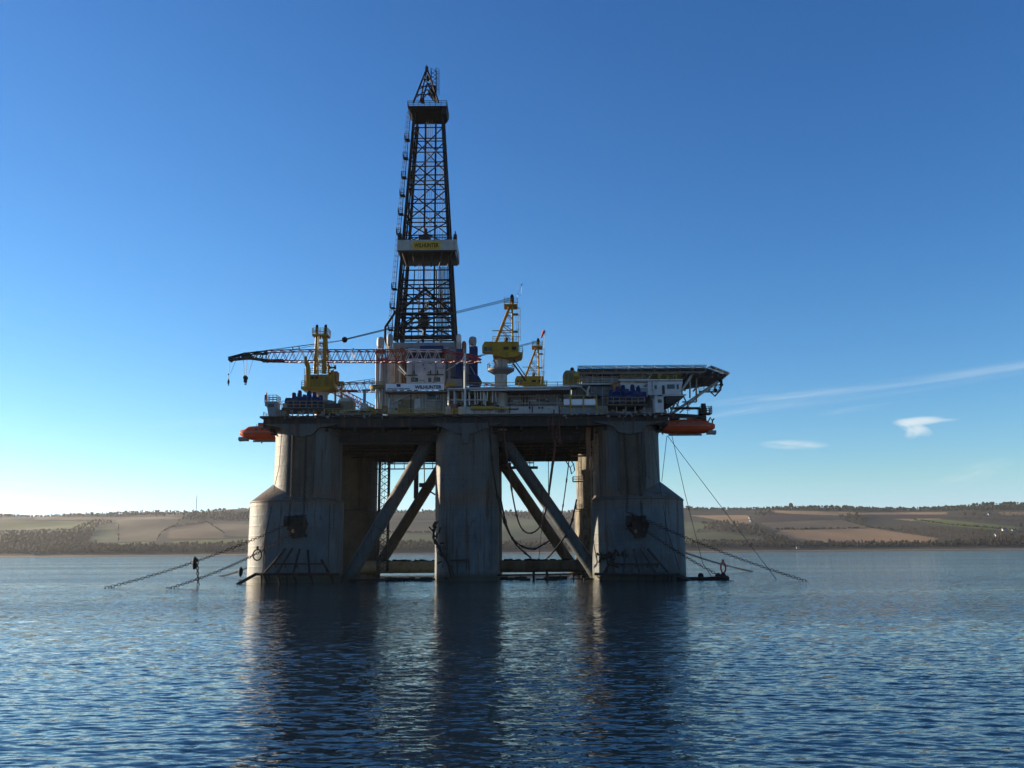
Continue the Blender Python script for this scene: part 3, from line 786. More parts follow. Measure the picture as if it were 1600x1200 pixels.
for sx in (-1, 1):
    # horizontal tubes low over the water between the far columns
    b = MB(); b.tube((RX + sx * 6.0, YF - 5.4, 2.0), (RX + sx * (DX - 4), YF - 5.4, 2.0), 1.5, 24); b.build('horizontal_brace', 'weed' if sx < 0 else 'hulldark', rig)
    b = MB(); rng = random.Random(7 + sx)
    for k in range(40):
        x = RX + sx * rng.uniform(7, DX - 9); b.box(x - rng.uniform(.2, .7), x + rng.uniform(.2, .6), YF - 6.0, YF - 4.9, 3.3, 3.5 + rng.random() * .35)
    b.build('growth_crust', 'black', rig)
# pontoons just awash between the columns, with bollards standing clear of the water
for yc in (YN + 1, YF):
    b = MB(); b.box(RX - 42, RX + 42, yc - 5, yc + 5, -3, -0.12); b.build('pontoon', 'darkgrey', rig)
b = MB(); rng = random.Random(4)
for k in range(34):
    x = RX + rng.choice((-1, 1)) * rng.uniform(7, 24); wd = rng.uniform(.3, 1.3); y = YN + rng.uniform(-4, 4)
    b.box(x - wd, x + wd, y - .5, y + .5, -.3, rng.uniform(.15, .75))
b.tube((RX + 6, YN - 2, 1.0), (RX + DX - 9, YN - 2, 1.15), .16, 6); b.tube((RX - DX + 9, YN - 3, .35), (RX - 6, YN - 3, .3), .2, 6)
for k in range(6):
    x = RX + 8 + k * 2.6; b.tube((x, YN - 2, -.3), (x, YN - 2, 1.9 if k in (2, 3) else 1.1), .28 if k in (2, 3) else .14, 8)
b.build('awash_fittings', 'black', rig)
# a vertical post and catwalk stub hanging under the deck beside the centre column
b = MB(); a = W(651, 705, 186); c = W(651, 779, 186)
b.box(a.x - .45, a.x + .45, 185.5, 186.4, c.z, ZB); b.tube(W(655, 758, 186), W(678, 758, 186), .45, 10); b.tube(W(672, 768, 186), W(680, 773, 186), .16, 6)
b.tube(W(663, 690, 187), W(663, 755, 187), .12, 6)
b.build('hanging_post', 'darkgrey', rig)
# pipes slung beneath the deck
b = MB(); rng = random.Random(12)
for k in range(10):
    y = rng.uniform(178, 220); z = ZB - 1.5 - rng.random() * .8; xa = rng.uniform(x0 + 8, x1 - 30); b.path([(xa, y, z), (xa + rng.uniform(12, 28), y, z)], .14, 6)
for k in range(26):
    xa = rng.choice((rng.uniform(RX - 24, RX - 8), rng.uniform(RX + 8, RX + 24))); y = rng.uniform(178, 215); z = ZB - 2.2 - rng.random() * 1.0
    b.tube((xa, y, ZB - .5), (xa, y, z), .09, 5); b.tube((xa, y, z), (xa + rng.uniform(-2.5, 2.5), y, z + rng.uniform(-.1, .5)), .12, 5)
b.tube((RX - 25, 178, ZB - 2.75), (RX - 7, 178, ZB - 2.75), .16, 6)
b.build('underdeck_pipe', 'hullbrown', rig)
# catwalk frame hung below the far deck edge (seen through both bays)
b = MB(); z = ZB - 2.6
for xa, xb in ((RX - 25, RX - 6), (RX + 6.5, RX + 14.5)):
    for zz in (z, z - 1.3): b.tube((xa, 221, zz), (xb, 221, zz), .16, 5)
    for i in range(9): b.tube((xa + (xb - xa) * i / 8, 221, z + 2), (xa + (xb - xa) * i / 8, 221, z - 1.3), .1, 5)
b.tube((RX + 8.5, 221, z), (RX + 8.5, 221, z - 3.2), .35, 6); b.tube((RX + 6, 221, z - 1.2), (RX + 15.5, 221, z - 1.2), .35, 6)
b.build('underdeck_catwalk', 'darkgrey', rig)
# lattice scaffold tower down the left far column
t = thing('scaffold_tower', 'thin lattice access tower beside the left far column', 'scaffold tower', (0, 0, 0)); 
a = W(598, 865, 218); ROOTLOC[t.name] = Vector((a.x, 218, 1)); t.location = ROOTLOC[t.name]
b = MB(); b.truss((a.x, 218, 1), (a.x, 218, ZB), 2.3, 2.3, 2.3, 2.3, 17, .19, .11, side=(1, 0, 0)); b.build('lattice_mast', 'darkgrey', t)
b = MB()
for k in range(9):
    z = 4 + k * 3; b.tube((a.x - 1, 218, z), (a.x - 4.2, 220, z), .08, 4)
    if k % 3 == 1: b.box(a.x - 4.0, a.x - 2.2, 217.5, 219.5, z - .1, z); b.rail([(a.x - 2.2, 217.5, z), (a.x - 4, 217.5, z), (a.x - 4, 219.5, z)], 1.1, 1, .05)
b.build('landing', 'darkgrey', t)
b = MB(); b.ladder((a.x, 216.8, 1), (a.x, 216.8, ZB), .7, step=.6); b.build('ladder', 'darkgrey', t)
# caged ladder down the right far column
a = W(907, 780, 219); t = thing('caged_ladder', 'long caged ladder with landings running down the right far column', 'ladder', (a.x, 219, 4))
b = MB(); b.ladder((a.x, 219, 4), (a.x, 219, ZB), .7, step=.5, cage=True); b.build('ladder_cage', 'brown', t)
b = MB()
for px, py in ((900, 712), (903, 752), (908, 795)):
    q = W(px, py, 217); b.box(q.x - 1.2, q.x + 1.4, 216, 218.5, q.z - .12, q.z); b.rail([(q.x + 1.4, 216, q.z), (q.x - 1.2, 216, q.z), (q.x - 1.2, 218.5, q.z)], 1.1, 1.2, .06)
b.build('landing', 'brown', t)
b = MB(); pts = [W(884, 706, 217), W(890, 716, 217), W(896, 725, 217), W(898, 735, 217)]
b.path(pts, .14, 5); b.path([p + Vector((-.8, 0, -.9)) for p in pts], .14, 5)
for p in pts: b.tube(p, p + Vector((-.8, 0, -.9)), .09, 4)
b.build('support_bracket', 'darkgrey', t)
# tangle of pipework down the inner side of the near right column
b = MB(); rng = random.Random(21)
for k in range(8):
    px = rng.uniform(917, 930); b.path([W(px, 655, 176), W(px + rng.uniform(-3, 3), 690, 176), W(px + rng.uniform(-5, 5), rng.uniform(715, 760), 176)], rng.uniform(.08, .2), 5)
for k in range(14):
    px, py = rng.uniform(915, 932), rng.uniform(658, 745); b.tube(W(px, py, 175.5), W(px + rng.uniform(-6, 6), py + rng.uniform(-8, 8), 175.5), .12, 5)
b.path([W(922, 690, 175), W(924, 760, 175), W(924, 868, 175)], .14, 6)
t = tag(b.build('riser_pipes', 'brown'), 'rusty riser pipes clustered on the inner edge of the near right column', 'pipes')

# ------------------------------------------------------------------ anchor racks and fairleads
def on_col(px, py, sgn, proud=0.0):
    "point on the face of a near corner column's lower body under a pixel"
    cx = RX + sgn * DX + sgn * 1.95; d = ray(px, py); o = Vector((0, 0, CAM_H)); r = 9.25 + proud
    k = 9.25 / 8.0; a = d.x ** 2 + (k * d.y) ** 2; bq = 2 * (d.x * (o.x - cx) + k * k * d.y * (o.y - YN)); c = (o.x - cx) ** 2 + (k * (o.y - YN)) ** 2 - r * r
    disc = bq * bq - 4 * a * c
    t = (-bq - math.sqrt(max(disc, 0))) / (2 * a); return o + d * t
for sgn, X in ((-1, lambda x: x), (1, lambda x: 1458 - x)):
    b = MB(); f = lambda x, y, pr=.4: on_col(X(x), y, sgn, pr)
    tops = [(446, 857), (457, 857), (468, 858), (481, 859), (502, 874)]; bots = [(412, 897), (432, 897), (458, 897), (484, 897), (516, 897)]
    for (a, c), (d, e) in zip(tops, bots):
        p, q = f(a, c, .1), f(d, e, 1.5); b.tube(p, q, .22, 8); b.tube(q, f(d + 6, 912, .6), .2, 8); b.tube(f((a + d) / 2, (c + e) / 2, .9), f((a + d) / 2 + 2, (c + e) / 2 + 10, .1), .12, 6)
    for py, pr, r, xa, xb in ((897, 1.6, .26, 398, 528), (881, 1.05, .15, 424, 508)):
        pts = [f(xa + (xb - xa) * k / 12, py, pr) for k in range(13)]; b.path(pts, r, 8)
    b.tube(f(400, 897, 1.6), W(X(371), 913, 166), .3, 8)
    for x in (408, 420, 436, 448): b.tube(f(x, 897, 1.5), f(x + 1, 913, .5), .15, 6)
    b.build('anchor_rack', 'chain' if sgn < 0 else 'darkgrey', rig)
    # fairlead: cheek plates, two chain wheels and a shackle on a rust pad
    c = f(464, 820, .3); h = MB(); rng = random.Random(60 + sgn)
    # ragged cast housing: a few rotated blocks and ribs instead of one box
    ring_ = [(c.x + sgn * 0 + rr * math.cos(a), c.z + rr * 1.0 * math.sin(a)) for a, rr in ((.1, 1.9), (.75, 2.1), (1.5, 1.7), (2.3, 2.2), (3.0, 2.0), (3.8, 1.7), (4.5, 2.1), (5.4, 1.9))]
    h.prism_y(ring_, c.y - .7, c.y + 1.2)
    h.prism_y([(c.x - .6, c.z - 2.6), (c.x + 1.5, c.z - 2.4), (c.x + 2.4, c.z + .2), (c.x + .9, c.z + 1.7), (c.x - .9, c.z + .4)], c.y - 1.25, c.y - .71)
    for k in range(9): h.tube(c + Vector((rng.uniform(-1.8, 1.8), -1.0, rng.uniform(-1.8, 1.8))), c + Vector((rng.uniform(-2.3, 2.3), -.4, rng.uniform(-2.4, 2.2))), rng.uniform(.12, .32), 6)
    fl = h.build('fairlead', 'chain', rig)
    for dx in (-1.6, 1.3):
        h = MB(); p = Vector((c.x + dx, c.y - 1.3, c.z + .7)); n = 14
        h.prism_x([(p.y + 1.05 * math.sin(2 * math.pi * i / n), p.z + 1.05 * math.cos(2 * math.pi * i / n)) for i in range(n)], p.x - .4, p.x + .4); h.build('chain_wheel', 'chain', fl)
    h = MB(); q = c + Vector((-.3, -1.45, -1.3)); h.lathe(q, [(.1, -.3), (.26, -.2), (.26, .35), (.1, .45)], 8); h.build('sheave_pin', 'brown', fl)
    # heavy timber fender at the waterline on the left corner
    if sgn < 0:
        h = MB(); p, q = f(391, 872, .1), f(401, 880, .1)
    # side bolster beam floating out from the corner at water level
b = MB(); p = W(1066, 903, 172); q = W(1138, 904, 172); b.box(p.x - 1, q.x, 171.2, 172.8, -.15, .55); 
for px in (1095, 1122, 1130): u = W(px, 900, 172); b.ball((u.x, 172, .75), .55, 8)
b.build('bolster_beam', 'black', rig)
b = MB(); b.tube(W(1070, 905, 171), W(1138, 900, 171), .12, 5); b.build('bolster_rail', 'darkgrey', rig)
# draught-mark poles and a debris tangle on the centre column's left edge
b = MB(); rng = random.Random(9)
for k in range(26):
    px, py = rng.uniform(676, 704), 0; py = 822 + (px - 676) * 2.6 + rng.uniform(-16, 22)
    b.tube(W(px, py, 173.3), W(px + rng.uniform(-8, 10), py + rng.uniform(-12, 16), 173.0), rng.uniform(.08, .22), 5)
b.path([W(680, 815, 173.5), W(677, 840, 173.2), W(686, 856, 173), W(700, 880, 172.6), W(706, 905, 172.6)], .25, 6)
b.build('rusty_tangle', 'chain', cols[0, 0])
b = MB()
for px in (729, 733): b.tube(W(px, 876, 172.7), W(px, 891, 172.7), .12, 6)
b.tube(W(706, 876, 172.7), W(733, 874, 172.7), .18, 6)
for k in range(10): b.ball(W(706 + k * 2.7, 875, 172.7), .25, 6)
b.build('mooring_bracket', 'darkgrey', cols[0, 0])
b = MB(); rng = random.Random(19)
for k in range(40):
    px, py = rng.uniform(934, 975), rng.uniform(862, 886); p = on_col(px, py, 1, .2); q = on_col(px + rng.uniform(-6, 6), py + rng.uniform(-6, 6), 1, .6); b.tube(p, q, rng.uniform(.1, .25), 5)
b.build('rusty_tangle', 'chain', cols[1, 0])

# ------------------------------------------------------------------ chains
def link_chain(mb, pts, ll=0.66, lw=0.21, r=0.056):
    pts = [Vector(p) for p in pts]; seg = [(b - a).length for a, b in zip(pts, pts[1:])]; L = sum(seg); n = max(2, int(L / (ll * .72)))
    def at(s):
        for i, d in enumerate(seg):
            if s <= d or i == len(seg) - 1: return pts[i].lerp(pts[i + 1], min(1, s / d)), (pts[i + 1] - pts[i]).normalized()
            s -= d
    for k in range(n):
        c, d = at(L * (k + .5) / n); a = d.cross(Vector((0, 1, 0.01))).normalized(); o = d.cross(a)
        a, o = (a, o) if k % 2 else (o, a)
        m = 10; vs, fs = [], []
        for i in range(m):
            t = 2 * math.pi * i / m; ct, st = math.cos(t), math.sin(t)
            cen = c + d * (ct * lw * .9 + math.copysign(ll / 2 - lw, ct) * (1 if abs(ct) > .05 else 0)) + a * (st * lw)
            nrm = (d * ct + a * st).normalized()
            for j in range(5):
                u = 2 * math.pi * j / 5; vs.append(cen + nrm * (r * math.cos(u)) + o * (r * math.sin(u)))
        for i in range(m):
            for j in range(5): fs.append((i * 5 + j, ((i + 1) % m) * 5 + j, ((i + 1) % m) * 5 + (j + 1) % 5, i * 5 + (j + 1) % 5))
        mb.add(vs, fs)
def sag(p, q, s, n=14):
    p, q = Vector(p), Vector(q); return [p.lerp(q, i / n) - Vector((0, 0, s * 4 * (i / n) * (1 - i / n))) for i in range(n + 1)]
def anchor_chain(vert, start, end, lab, s=.5):
    mb = MB(); e = G(*end, z=-.12)
    link_chain(mb, (list(vert) if vert else []) + sag(start, e, s * 1.8))
    return tag(mb.build('anchor_chain', 'chain'), lab, 'anchor chain', 'anchor chains')
fy = YN - 8.7; sy_ = YN - 7.1
anchor_chain([W(458, 660, sy_), W(455.5, 770, sy_), W(452, 805, fy - .3)], W(448, 820, fy - .6), (160, 920), 'left column chain reaching farthest left, with a buoy hanging on it')
anchor_chain([W(479, 660, sy_), W(476, 770, sy_), W(475, 802, fy - .3)], W(452, 836, fy - .6), (260, 920.5), 'left column chain entering the water between the two other left chains')
anchor_chain(None, W(392, 884, 205), (341, 901), 'short far chain peeping out left of the left column near the waterline', .2)
anchor_chain([W(974, 660, sy_), W(981, 770, sy_), W(979, 800, fy - .3)], W(1012, 814, fy - .4), (1263, 909), 'upper chain from the right column reaching farthest right', .3)
anchor_chain([W(995, 660, sy_), W(1001, 770, sy_), W(1003, 802, fy - .3)], W(1002, 824, fy - .6), (1146, 910), 'lower steeper chain from the right column crossing the floating beam', .3)
anchor_chain(None, W(1066, 862, 205), (1178, 893.5), 'thin far chain right of the right column carrying a looped ring', .2)
def pendant(px0, py0, px1, py1, Y):
    mb = MB(); link_chain(mb, [W(px0, py0, Y), W(px1, py1, Y)], .65, .22, .08); return mb
q = (sag(W(448, 820, fy - .6), G(160, 920, z=-.35), .9))
Yb = min(q, key=lambda p: abs(proj(p)[0] - 305)).y
t = thing('marker_buoy', 'dark pear-shaped buoy hanging from the left chain with a loose chain tail', 'buoy', W(304, 889, Yb), 'buoys on the anchor chains')
mb = MB(); c = W(304, 880, Yb); mb.lathe(c, [(.1, 1.2), (.32, .9), (.4, .2), (.38, -.4), (.25, -1.0), (.08, -1.15)], 12); mb.build('float', 'black', t)
pendant(308, 873, 309.5, 915, Yb).build('chain_tail', 'chain', t)
t2 = thing('marker_buoy', 'small black buoy on the short far chain left of the left column', 'buoy', W(376, 898, 200), 'buoys on the anchor chains')
mb = MB(); mb.lathe(W(376, 893.5, 200), [(.1, 1.1), (.42, .7), (.5, 0), (.42, -.6), (.1, -1.1)], 12); mb.build('float', 'black', t2)
def ring(px, py, rx, rz, Y, r, name, lab, mat, cat):
    mb = MB(); c = W(px, py, Y); pts = [c + Vector((rx * math.sin(2 * math.pi * k / 20), 0, rz * math.cos(2 * math.pi * k / 20))) for k in range(21)]; mb.path(pts, r, 6)
    mb.tube(c + Vector((0, 0, rz)), c + Vector((0, 0, rz + .6)), r * 1.6, 6)
    return tag(mb.build(name, mat), lab, cat)
ring(402, 867, .78, .98, 165.5, .12, 'chain_shackle', 'large dark shackle ring hanging against the left column edge', 'chain', 'shackle')
mb = MB(); mb.tube(W(402, 854, 165.5), W(402, 860, 165.5), .24, 6); tag(mb.build('shackle_pin', 'chain'), 'upright dark pin holding the shackle ring at the left column', 'shackle pin')
ring(1130, 887, .5, 1.1, 190, .17, 'life_ring', 'reddish looped ring hanging on the thin far right chain', 'sock', 'life ring')
def wire(pts, lab, r=.06, name='steel_wire'):
    mb = MB(); mb.path(pts, r, 5); return tag(mb.build(name, 'rope'), lab, 'wire', 'slack wires by the right column')
wire([W(1043, 681, 186), G(1215, 908, z=-.3)], 'long straight wire slanting from the right lifeboat down to the far right water')
wire([W(1050, 681, 186), W(1070, 770, 180), W(1098, 880, 172), W(1112, 901, 171.5)], 'wire from the right lifeboat down to the floating beam')
wire([W(1042, 681, 184), W(1034, 752, 180)], 'short wire from the right lifeboat to the shoulder of the right column')
wire([W(1017, 660, 172.2), W(1028, 740, 172.2), on_col(1043, 830, 1, .15), on_col(1062, 890, 1, .15)], 'wire lying down the face of the right column to the water')
wire([on_col(425, 790, -1, .15), on_col(414, 840, -1, .15), on_col(410, 905, -1, .15)], 'dark wire hanging down the face of the left column')
wire([W(441, 668, 173), W(436, 730, 173), W(428, 765, 172)], 'thin wire on the sunlit side of the left shaft')

# hoses hanging in the right bay
def hose(pts, lab, r=.17, mat='black'):
    P = [Vector(p) for p in pts]; out = []
    for i in range(len(P) - 1):                       # Catmull-Rom
        p0, p1, p2, p3 = P[max(i - 1, 0)], P[i], P[i + 1], P[min(i + 2, len(P) - 1)]
        for k in range(8):
            t = k / 8; out.append(0.5 * ((2 * p1) + (p2 - p0) * t + (2 * p0 - 5 * p1 + 4 * p2 - p3) * t * t + (3 * p1 - p0 - 3 * p2 + p3) * t ** 3))
    out.append(P[-1]); mb = MB(); mb.path(out, r, 7)
    for k in range(6, len(out) - 2, 7): mb.tube(out[k], out[k + 1], r * 1.5, 7)
    return tag(mb.build('hanging_hose', mat), lab, 'hose', 'hoses hanging in the right bay')
Yh = 175.5
hose([W(764, 660, 172.4), W(770, 730, 172.4), W(781, 792, Yh), W(794, 830, Yh), (W(810, 850, Yh)), W(832, 858, Yh), W(850, 850, Yh), W(858, 845, 178)], 'black hose looping from the centre column face across the right bay')
hose([W(782, 778, 176.5), W(792, 822, 176.5), W(806, 850, 176.5), W(830, 872, 176.5)], 'black hose falling straight to the horizontal tube by the centre column')
hose([W(784, 650, 173.4), W(793, 720, Yh), W(802, 780, Yh), W(812, 820, Yh), W(826, 833, Yh), W(842, 825, Yh), W(852, 800, Yh), W(858, 770, Yh), W(866, 710, Yh), W(871, 650, 173.4)], 'long red-brown hose hanging in a deep loop from two points of the deck edge', .15, 'redhose')
hose([W(866, 640, 172), W(863, 670, 173.4), W(866, 700, Yh), W(860, 745, Yh), W(857, 780, Yh)], 'reddish hose hanging left of its twin below the white deck panels', .14, 'redhose')
hose([W(875, 640, 172), W(874, 670, 173.4), W(876, 695, 174), W(870, 680, 174.5)], 'short reddish hose hooked below the white deck panels', .14, 'redhose')
hose([W(890, 712, 200), W(884, 760, 200), W(878, 800, 200), W(874, 808, 200)], 'thin dark hose hanging left of the caged ladder', .12)
hose([W(901, 780, 180), W(892, 820, 180), W(878, 845, 180), W(862, 865, 180), W(853, 873, 182)], 'black hose swinging from the caged ladder down to the horizontal tube')
hose([W(857, 700, 205), W(857, 780, 205)], 'straight vertical cable in the middle of the right bay', .08)
hose([W(852, 770, 190), W(846, 830, 190), W(842, 872, 190)], 'thin cable dropping to the horizontal tube in the right bay', .07)
REF[:] = [668, 600]
# ------------------------------------------------------------------ derrick
DXc, DYc = W(667.3, 530, 199).x, 199.0
ZB0 = W(667, 531, 192).z; ZT = W(668, 165, 193).z
hb, ht = 6.55, 3.3
t_at = lambda z: (z - ZB0) / (ZT - ZB0)
hw = lambda z: hb + (ht - hb) * t_at(z)
zpx = lambda py: W(668, py, 192.5).z
der = thing('derrick', 'tall dark tapering lattice drilling tower with a white name band at mid-height', 'drilling derrick', (DXc, DYc, ZB0))
def cor(z):
    h = hw(z); return [Vector((DXc + a * h, DYc + c * h, z)) for a, c in ((-1, -1), (1, -1), (1, 1), (-1, 1))]
for k in range(4):
    b = MB(); p, q = cor(ZB0)[k], cor(ZT)[k]; s0, s1 = .37, .28
    vs = []
    for c, s in ((p, s0), (q, s1)): vs += [c + Vector((a * s, d * s, 0)) for a, d in ((-1, -1), (1, -1), (1, 1), (-1, 1))]
    b.add(vs, [(0, 1, 5, 4), (1, 2, 6, 5), (2, 3, 7, 6), (3, 0, 4, 7), (3, 2, 1, 0), (4, 5, 6, 7)]); b.build('leg', 'derrick', der)
girts = [527, 511.5, 496, 481.7, 466, 449, 436, 420, 378, 364, 343.5, 326.5, 312.7, 282.5, 267, 253, 223, 207.5, 190]
panels = [(527, 481.7), (481.7, 436), (380, 343.5), (343.5, 292), (292, 242), (242, 190)]
for k in range(4):
    k2 = (k + 1) % 4
    for upper in (False, True):
        b = MB()
        for py in girts:
            if (py < 400) == upper: c = cor(zpx(py)); b.tube(c[k], c[k2], .2 if py > 430 else .15, 6)
        if not upper:
            for py in (504, 474, 443): c = cor(zpx(py)); b.tube(c[k], c[k2], .12, 5)
            for f_ in (.28, .72): q0, q1 = cor(ZB0), cor(zpx(420)); b.tube(q0[k].lerp(q0[k2], f_), q1[k].lerp(q1[k2], f_), .13, 5)
        for pa, pb in panels:
            if (pa < 400) == upper: lo, hi = cor(zpx(pa)), cor(zpx(pb)); b.tube(lo[k], hi[k2], .15, 6); b.tube(lo[k2], hi[k], .15, 6)
        if not upper and k in (0, 2):
            lo = cor(zpx(490)); mid = (cor(zpx(450))[k] + cor(zpx(450))[k2]) / 2
            b.tube(lo[k], mid, .3, 6); b.tube(lo[k2], mid, .3, 6); b.ball(mid, .6, 6); b.tube(lo[k], lo[k2], .36, 6)
            lo = cor(zpx(527)); b.tube(lo[k], lo[k2], .5, 6)
        b.build('face_bracing', 'derrick', der)
# guide rails, hoisting lines, travelling block
for dx in (-1.1, 1.4):
    b = MB(); b.box(DXc + dx - .2, DXc + dx + .2, DYc + 1.6, DYc + 2.0, ZB0, ZT); b.build('guide_rail', 'derrick', der)
b = MB()
for dx in (-.5, -.2, .2, .5): b.tube((DXc + dx, DYc, zpx(495)), (DXc + dx * 1.4, DYc, ZT), .05, 4)
for px in (655, 658, 684, 688, 692): b.tube((W(px, 500, 198).x, DYc - 3, ZB0), (W(px, 300, 198).x * .99 + DXc * .01, DYc - 2, zpx(240)), .05, 4)
b.build('hoisting_line', 'rope', der)
b = MB(); q = W(663, 503, 199)
b.box(q.x - 1.3, q.x + 1.0, 198, 200, q.z - 1.4, q.z + .9); b.box(q.x - .8, q.x + .8, 198.2, 199.8, q.z + .9, q.z + 2.0); b.tube(q + Vector((0, 0, -3.2)), q, .45, 8); b.build('travelling_block', 'darkgrey', der)
b = MB(); q = W(664, 374, 199); b.box(q.x - 1.4, q.x + 1.3, 198, 200, q.z - 1.2, q.z + .8); b.tube(q, q + Vector((0, 0, 2.6)), .5, 8); b.build('monkey_board_winch', 'darkgrey', der)
# pipes stood back inside the right-hand bay, catching the light
b = MB(); rng = random.Random(3)
for k in range(8):
    x = DXc + 2.6 + (k % 8) * .33; y = DYc - 1 + (k // 8) * .8; b.tube((x, y, zpx(525)), (x + .1, y, zpx(405)), .11, 5)
b.build('drill_pipe_stand', 'darkgrey', der)
# racking platform: deep windwall box with white front band
zt_, zm, zb_ = zpx(380), zpx(396), zpx(419)
xl, xr = W(620.5, 390, 190).x, W(713.5, 390, 190).x
b = MB(); b.box(xl, xr, 190.2, 190.5, zm, zt_); b.box(xr - .3, xr, 190.5, 200.6, zm, zt_); b.box(xl, xl + .3, 190.5, 200.6, zm, zt_); b.build('racking_platform', 'offwhite', der)
b = MB(); b.prism_x([(190.5, zm), (200.6, zm), (200, zm - .5), (191.2, zm - .5)], xl + .35, xr - .35)
for k in range(6):
    x = xl + 1 + (xr - xl - 2) * k / 5; b.tube((x, 190.8, zm - .2), (DXc + (x - DXc) * .8, 192.4, zm - 3.2), .16, 5)
b.build('platform_floor', 'darkgrey', der)
b = MB(); b.box(xl + .02, xr - .02, 190.23, 190.47, zm - .35, zm - .004); b.box(xl + .31, xr - .31, 200.3, 200.6, zm + .003, zt_ - .5); b.build('platform_edge', 'darkgrey', der)
b = MB()
for xx in (xl + .4, xr - .4):
    b.box(xx - .4, xx + .4, 190.6, 191.8, zt_, zt_ + 1.4); b.tube((xx, 191, zt_ + 1), (xx, 191, zt_ + 2.2), .15, 5)
b.rail([(xl + .8, 191.5, zt_), (xr - .8, 191.5, zt_)], 1.0, 2, .06); b.build('platform_railing', 'derrick', der)
sx0, sx1 = W(644.5, 389, 190).x, W(688, 389, 190).x; s0, s1 = zpx(394.8), zpx(383)
b = MB(); b.box(sx0, sx1, 190.12, 190.2, s0, s1); sg = b.build('name_sign', 'signyellow', der)
b = MB(); add_text(b, 'WILHUNTER', ((sx0 + sx1) / 2, 190.1, (s0 + s1) / 2), (s1 - s0) * .56, (sx1 - sx0) * .88); b.build('lettering', 'signblack', sg, smooth=False)
# ladders and landings down the left edge
b = MB(); p0, p1 = cor(zpx(528))[0] + Vector((-.9, 0, 0)), cor(zpx(165))[0] + Vector((-.9, 0, 0)); b.ladder(p0, p1, .6, step=.6, cage=True, out=Vector((-1, 0, 0)), side=Vector((0, 1, 0)))
b.build('caged_ladder', 'derrick', der)
for py in (210, 240, 271, 300, 330, 362, 450, 480, 515):
    b = MB(); z = zpx(py); c = cor(z)[0]; b.box(c.x - 1.7, c.x - .5, c.y - .8, c.y + .9, z - .1, z); b.rail([(c.x - .6, c.y - .8, z), (c.x - 1.7, c.y - .8, z), (c.x - 1.7, c.y + .9, z)], 1.2, .8, .05); b.build('ladder_landing', 'derrick', der)
b = MB()
for dx, r in ((.5, .2), (1.1, .16), (1.6, .22)): b.tube(cor(ZB0)[0] + Vector((-dx + 1.6, 1.2, 0)), cor(zpx(185))[0] + Vector((-dx + 1.6, 1.2, 0)), r, 6)
b.build('standpipe', 'derrick', der)
b = MB(); b.path([W(606, 545, 191), W(601.5, 528, 191), W(602, 511, 191), W(616, 490, 191), W(616, 485, 191)], .28, 8); b.build('vent_pipe', 'derrick', der)
# crown platform and gin pole
zc0, zc1, zc2 = zpx(166), zpx(162.5), zpx(160)
b = MB(); cx = DXc
b.prism_z([(cx - 3.9, DYc - 3.9), (cx + 3.9, DYc - 3.9), (cx + 3.9, DYc + 2.4), (cx - 3.9, DYc + 2.4)], zc0, zc1 - .004)
wl, wr = W(637, 160, 194).x, W(698, 160, 194).x
b.prism_z([(wl, DYc - 5), (wr, DYc - 5), (wr, DYc + 1.6), (wl, DYc + 1.6)], zc1, zc1 + .35)
b.box(wr - 1.2, wr, DYc - 4.9, DYc - 1, zpx(174), zc1 - .01)
for k in range(4): b.tube((wl + .2, DYc - 4.5 + 1.6 * k, zc1), (cx - 3.6, DYc - 3.9 + 1.6 * k, zc0 - 1.2), .14, 5)
b.build('crown_platform', 'derrick', der)
b = MB(); z = zc1 + .35; b.rail([(wl, DYc - 5, z), (wr, DYc - 5, z), (wr, DYc + 1.6, z), (wl, DYc + 1.6, z), (wl, DYc - 5, z)], 1.3, 1.3, .06); b.build('crown_railing', 'derrick', der)
b = MB(); ap = W(667, 106, 198)
for px, py, Y, r in ((646, 160, 194.5, .27), (685, 160, 194.5, .27), (656, 160, 202, .22), (683, 160, 203, .22)): b.tube(W(px, py, Y), ap, r, 6, r * .75)
for py, f in ((148, .22), (135, .46), (124, .66)):
    L = W(646, 160, 194.5).lerp(ap, f); Rr = W(685, 160, 194.5).lerp(ap, f); B_ = W(656, 160, 202).lerp(ap, f); b.tube(L, Rr, .13, 5); b.tube(L, B_, .13, 5); b.tube(B_, Rr, .12, 5)
b.tube(W(668, 130, 198), W(658, 160, 195), .2, 5); b.tube(W(668, 130, 198), W(680, 158, 195), .2, 5); b.box(ap.x - .35, ap.x + .35, 197.7, 198.3, ap.z - 1, ap.z + .3)
b.tube(ap, ap + Vector((-.2, 0, 1.0)), .08, 5); 
for (a, c), (d, e) in (((650, 152), (668, 140)), ((668, 140), (684, 154)), ((653, 140), (677, 128)), ((660, 122), (674, 135)), ((664, 112), (670, 120)), ((656, 160), (668, 146)), ((668, 146), (680, 160))): b.tube(W(a, c, 197.5), W(d, e, 197.5), .13, 5)
for px, py, w_, h_ in ((668, 118, 4, 5), (672, 140, 6, 6), (660, 152, 5, 6)): b.pbox(px - w_ / 2, px + w_ / 2, py, py + h_, 197.6, 1.2)
b.build('gin_pole_frame', 'derrick', der)
b = MB(); a = W(681, 160, 198); c = W(683, 110, 198)
b.truss(W(677.5, 150, 198), W(677.5, 108, 198), 1.2, 1.2, 1.2, 1.2, 7, .08, .06, side=(1, 0, 0)); b.ladder(W(683.5, 150, 198), W(683.5, 109, 198), .8, step=.5, cage=True)
b.box(W(674, 0, 198).x * 0 + W(674, 128, 198).x, W(681, 128, 198).x, 197, 199, zpx(133), zpx(118)); b.build('crown_ladder_tower', 'derrick', der)

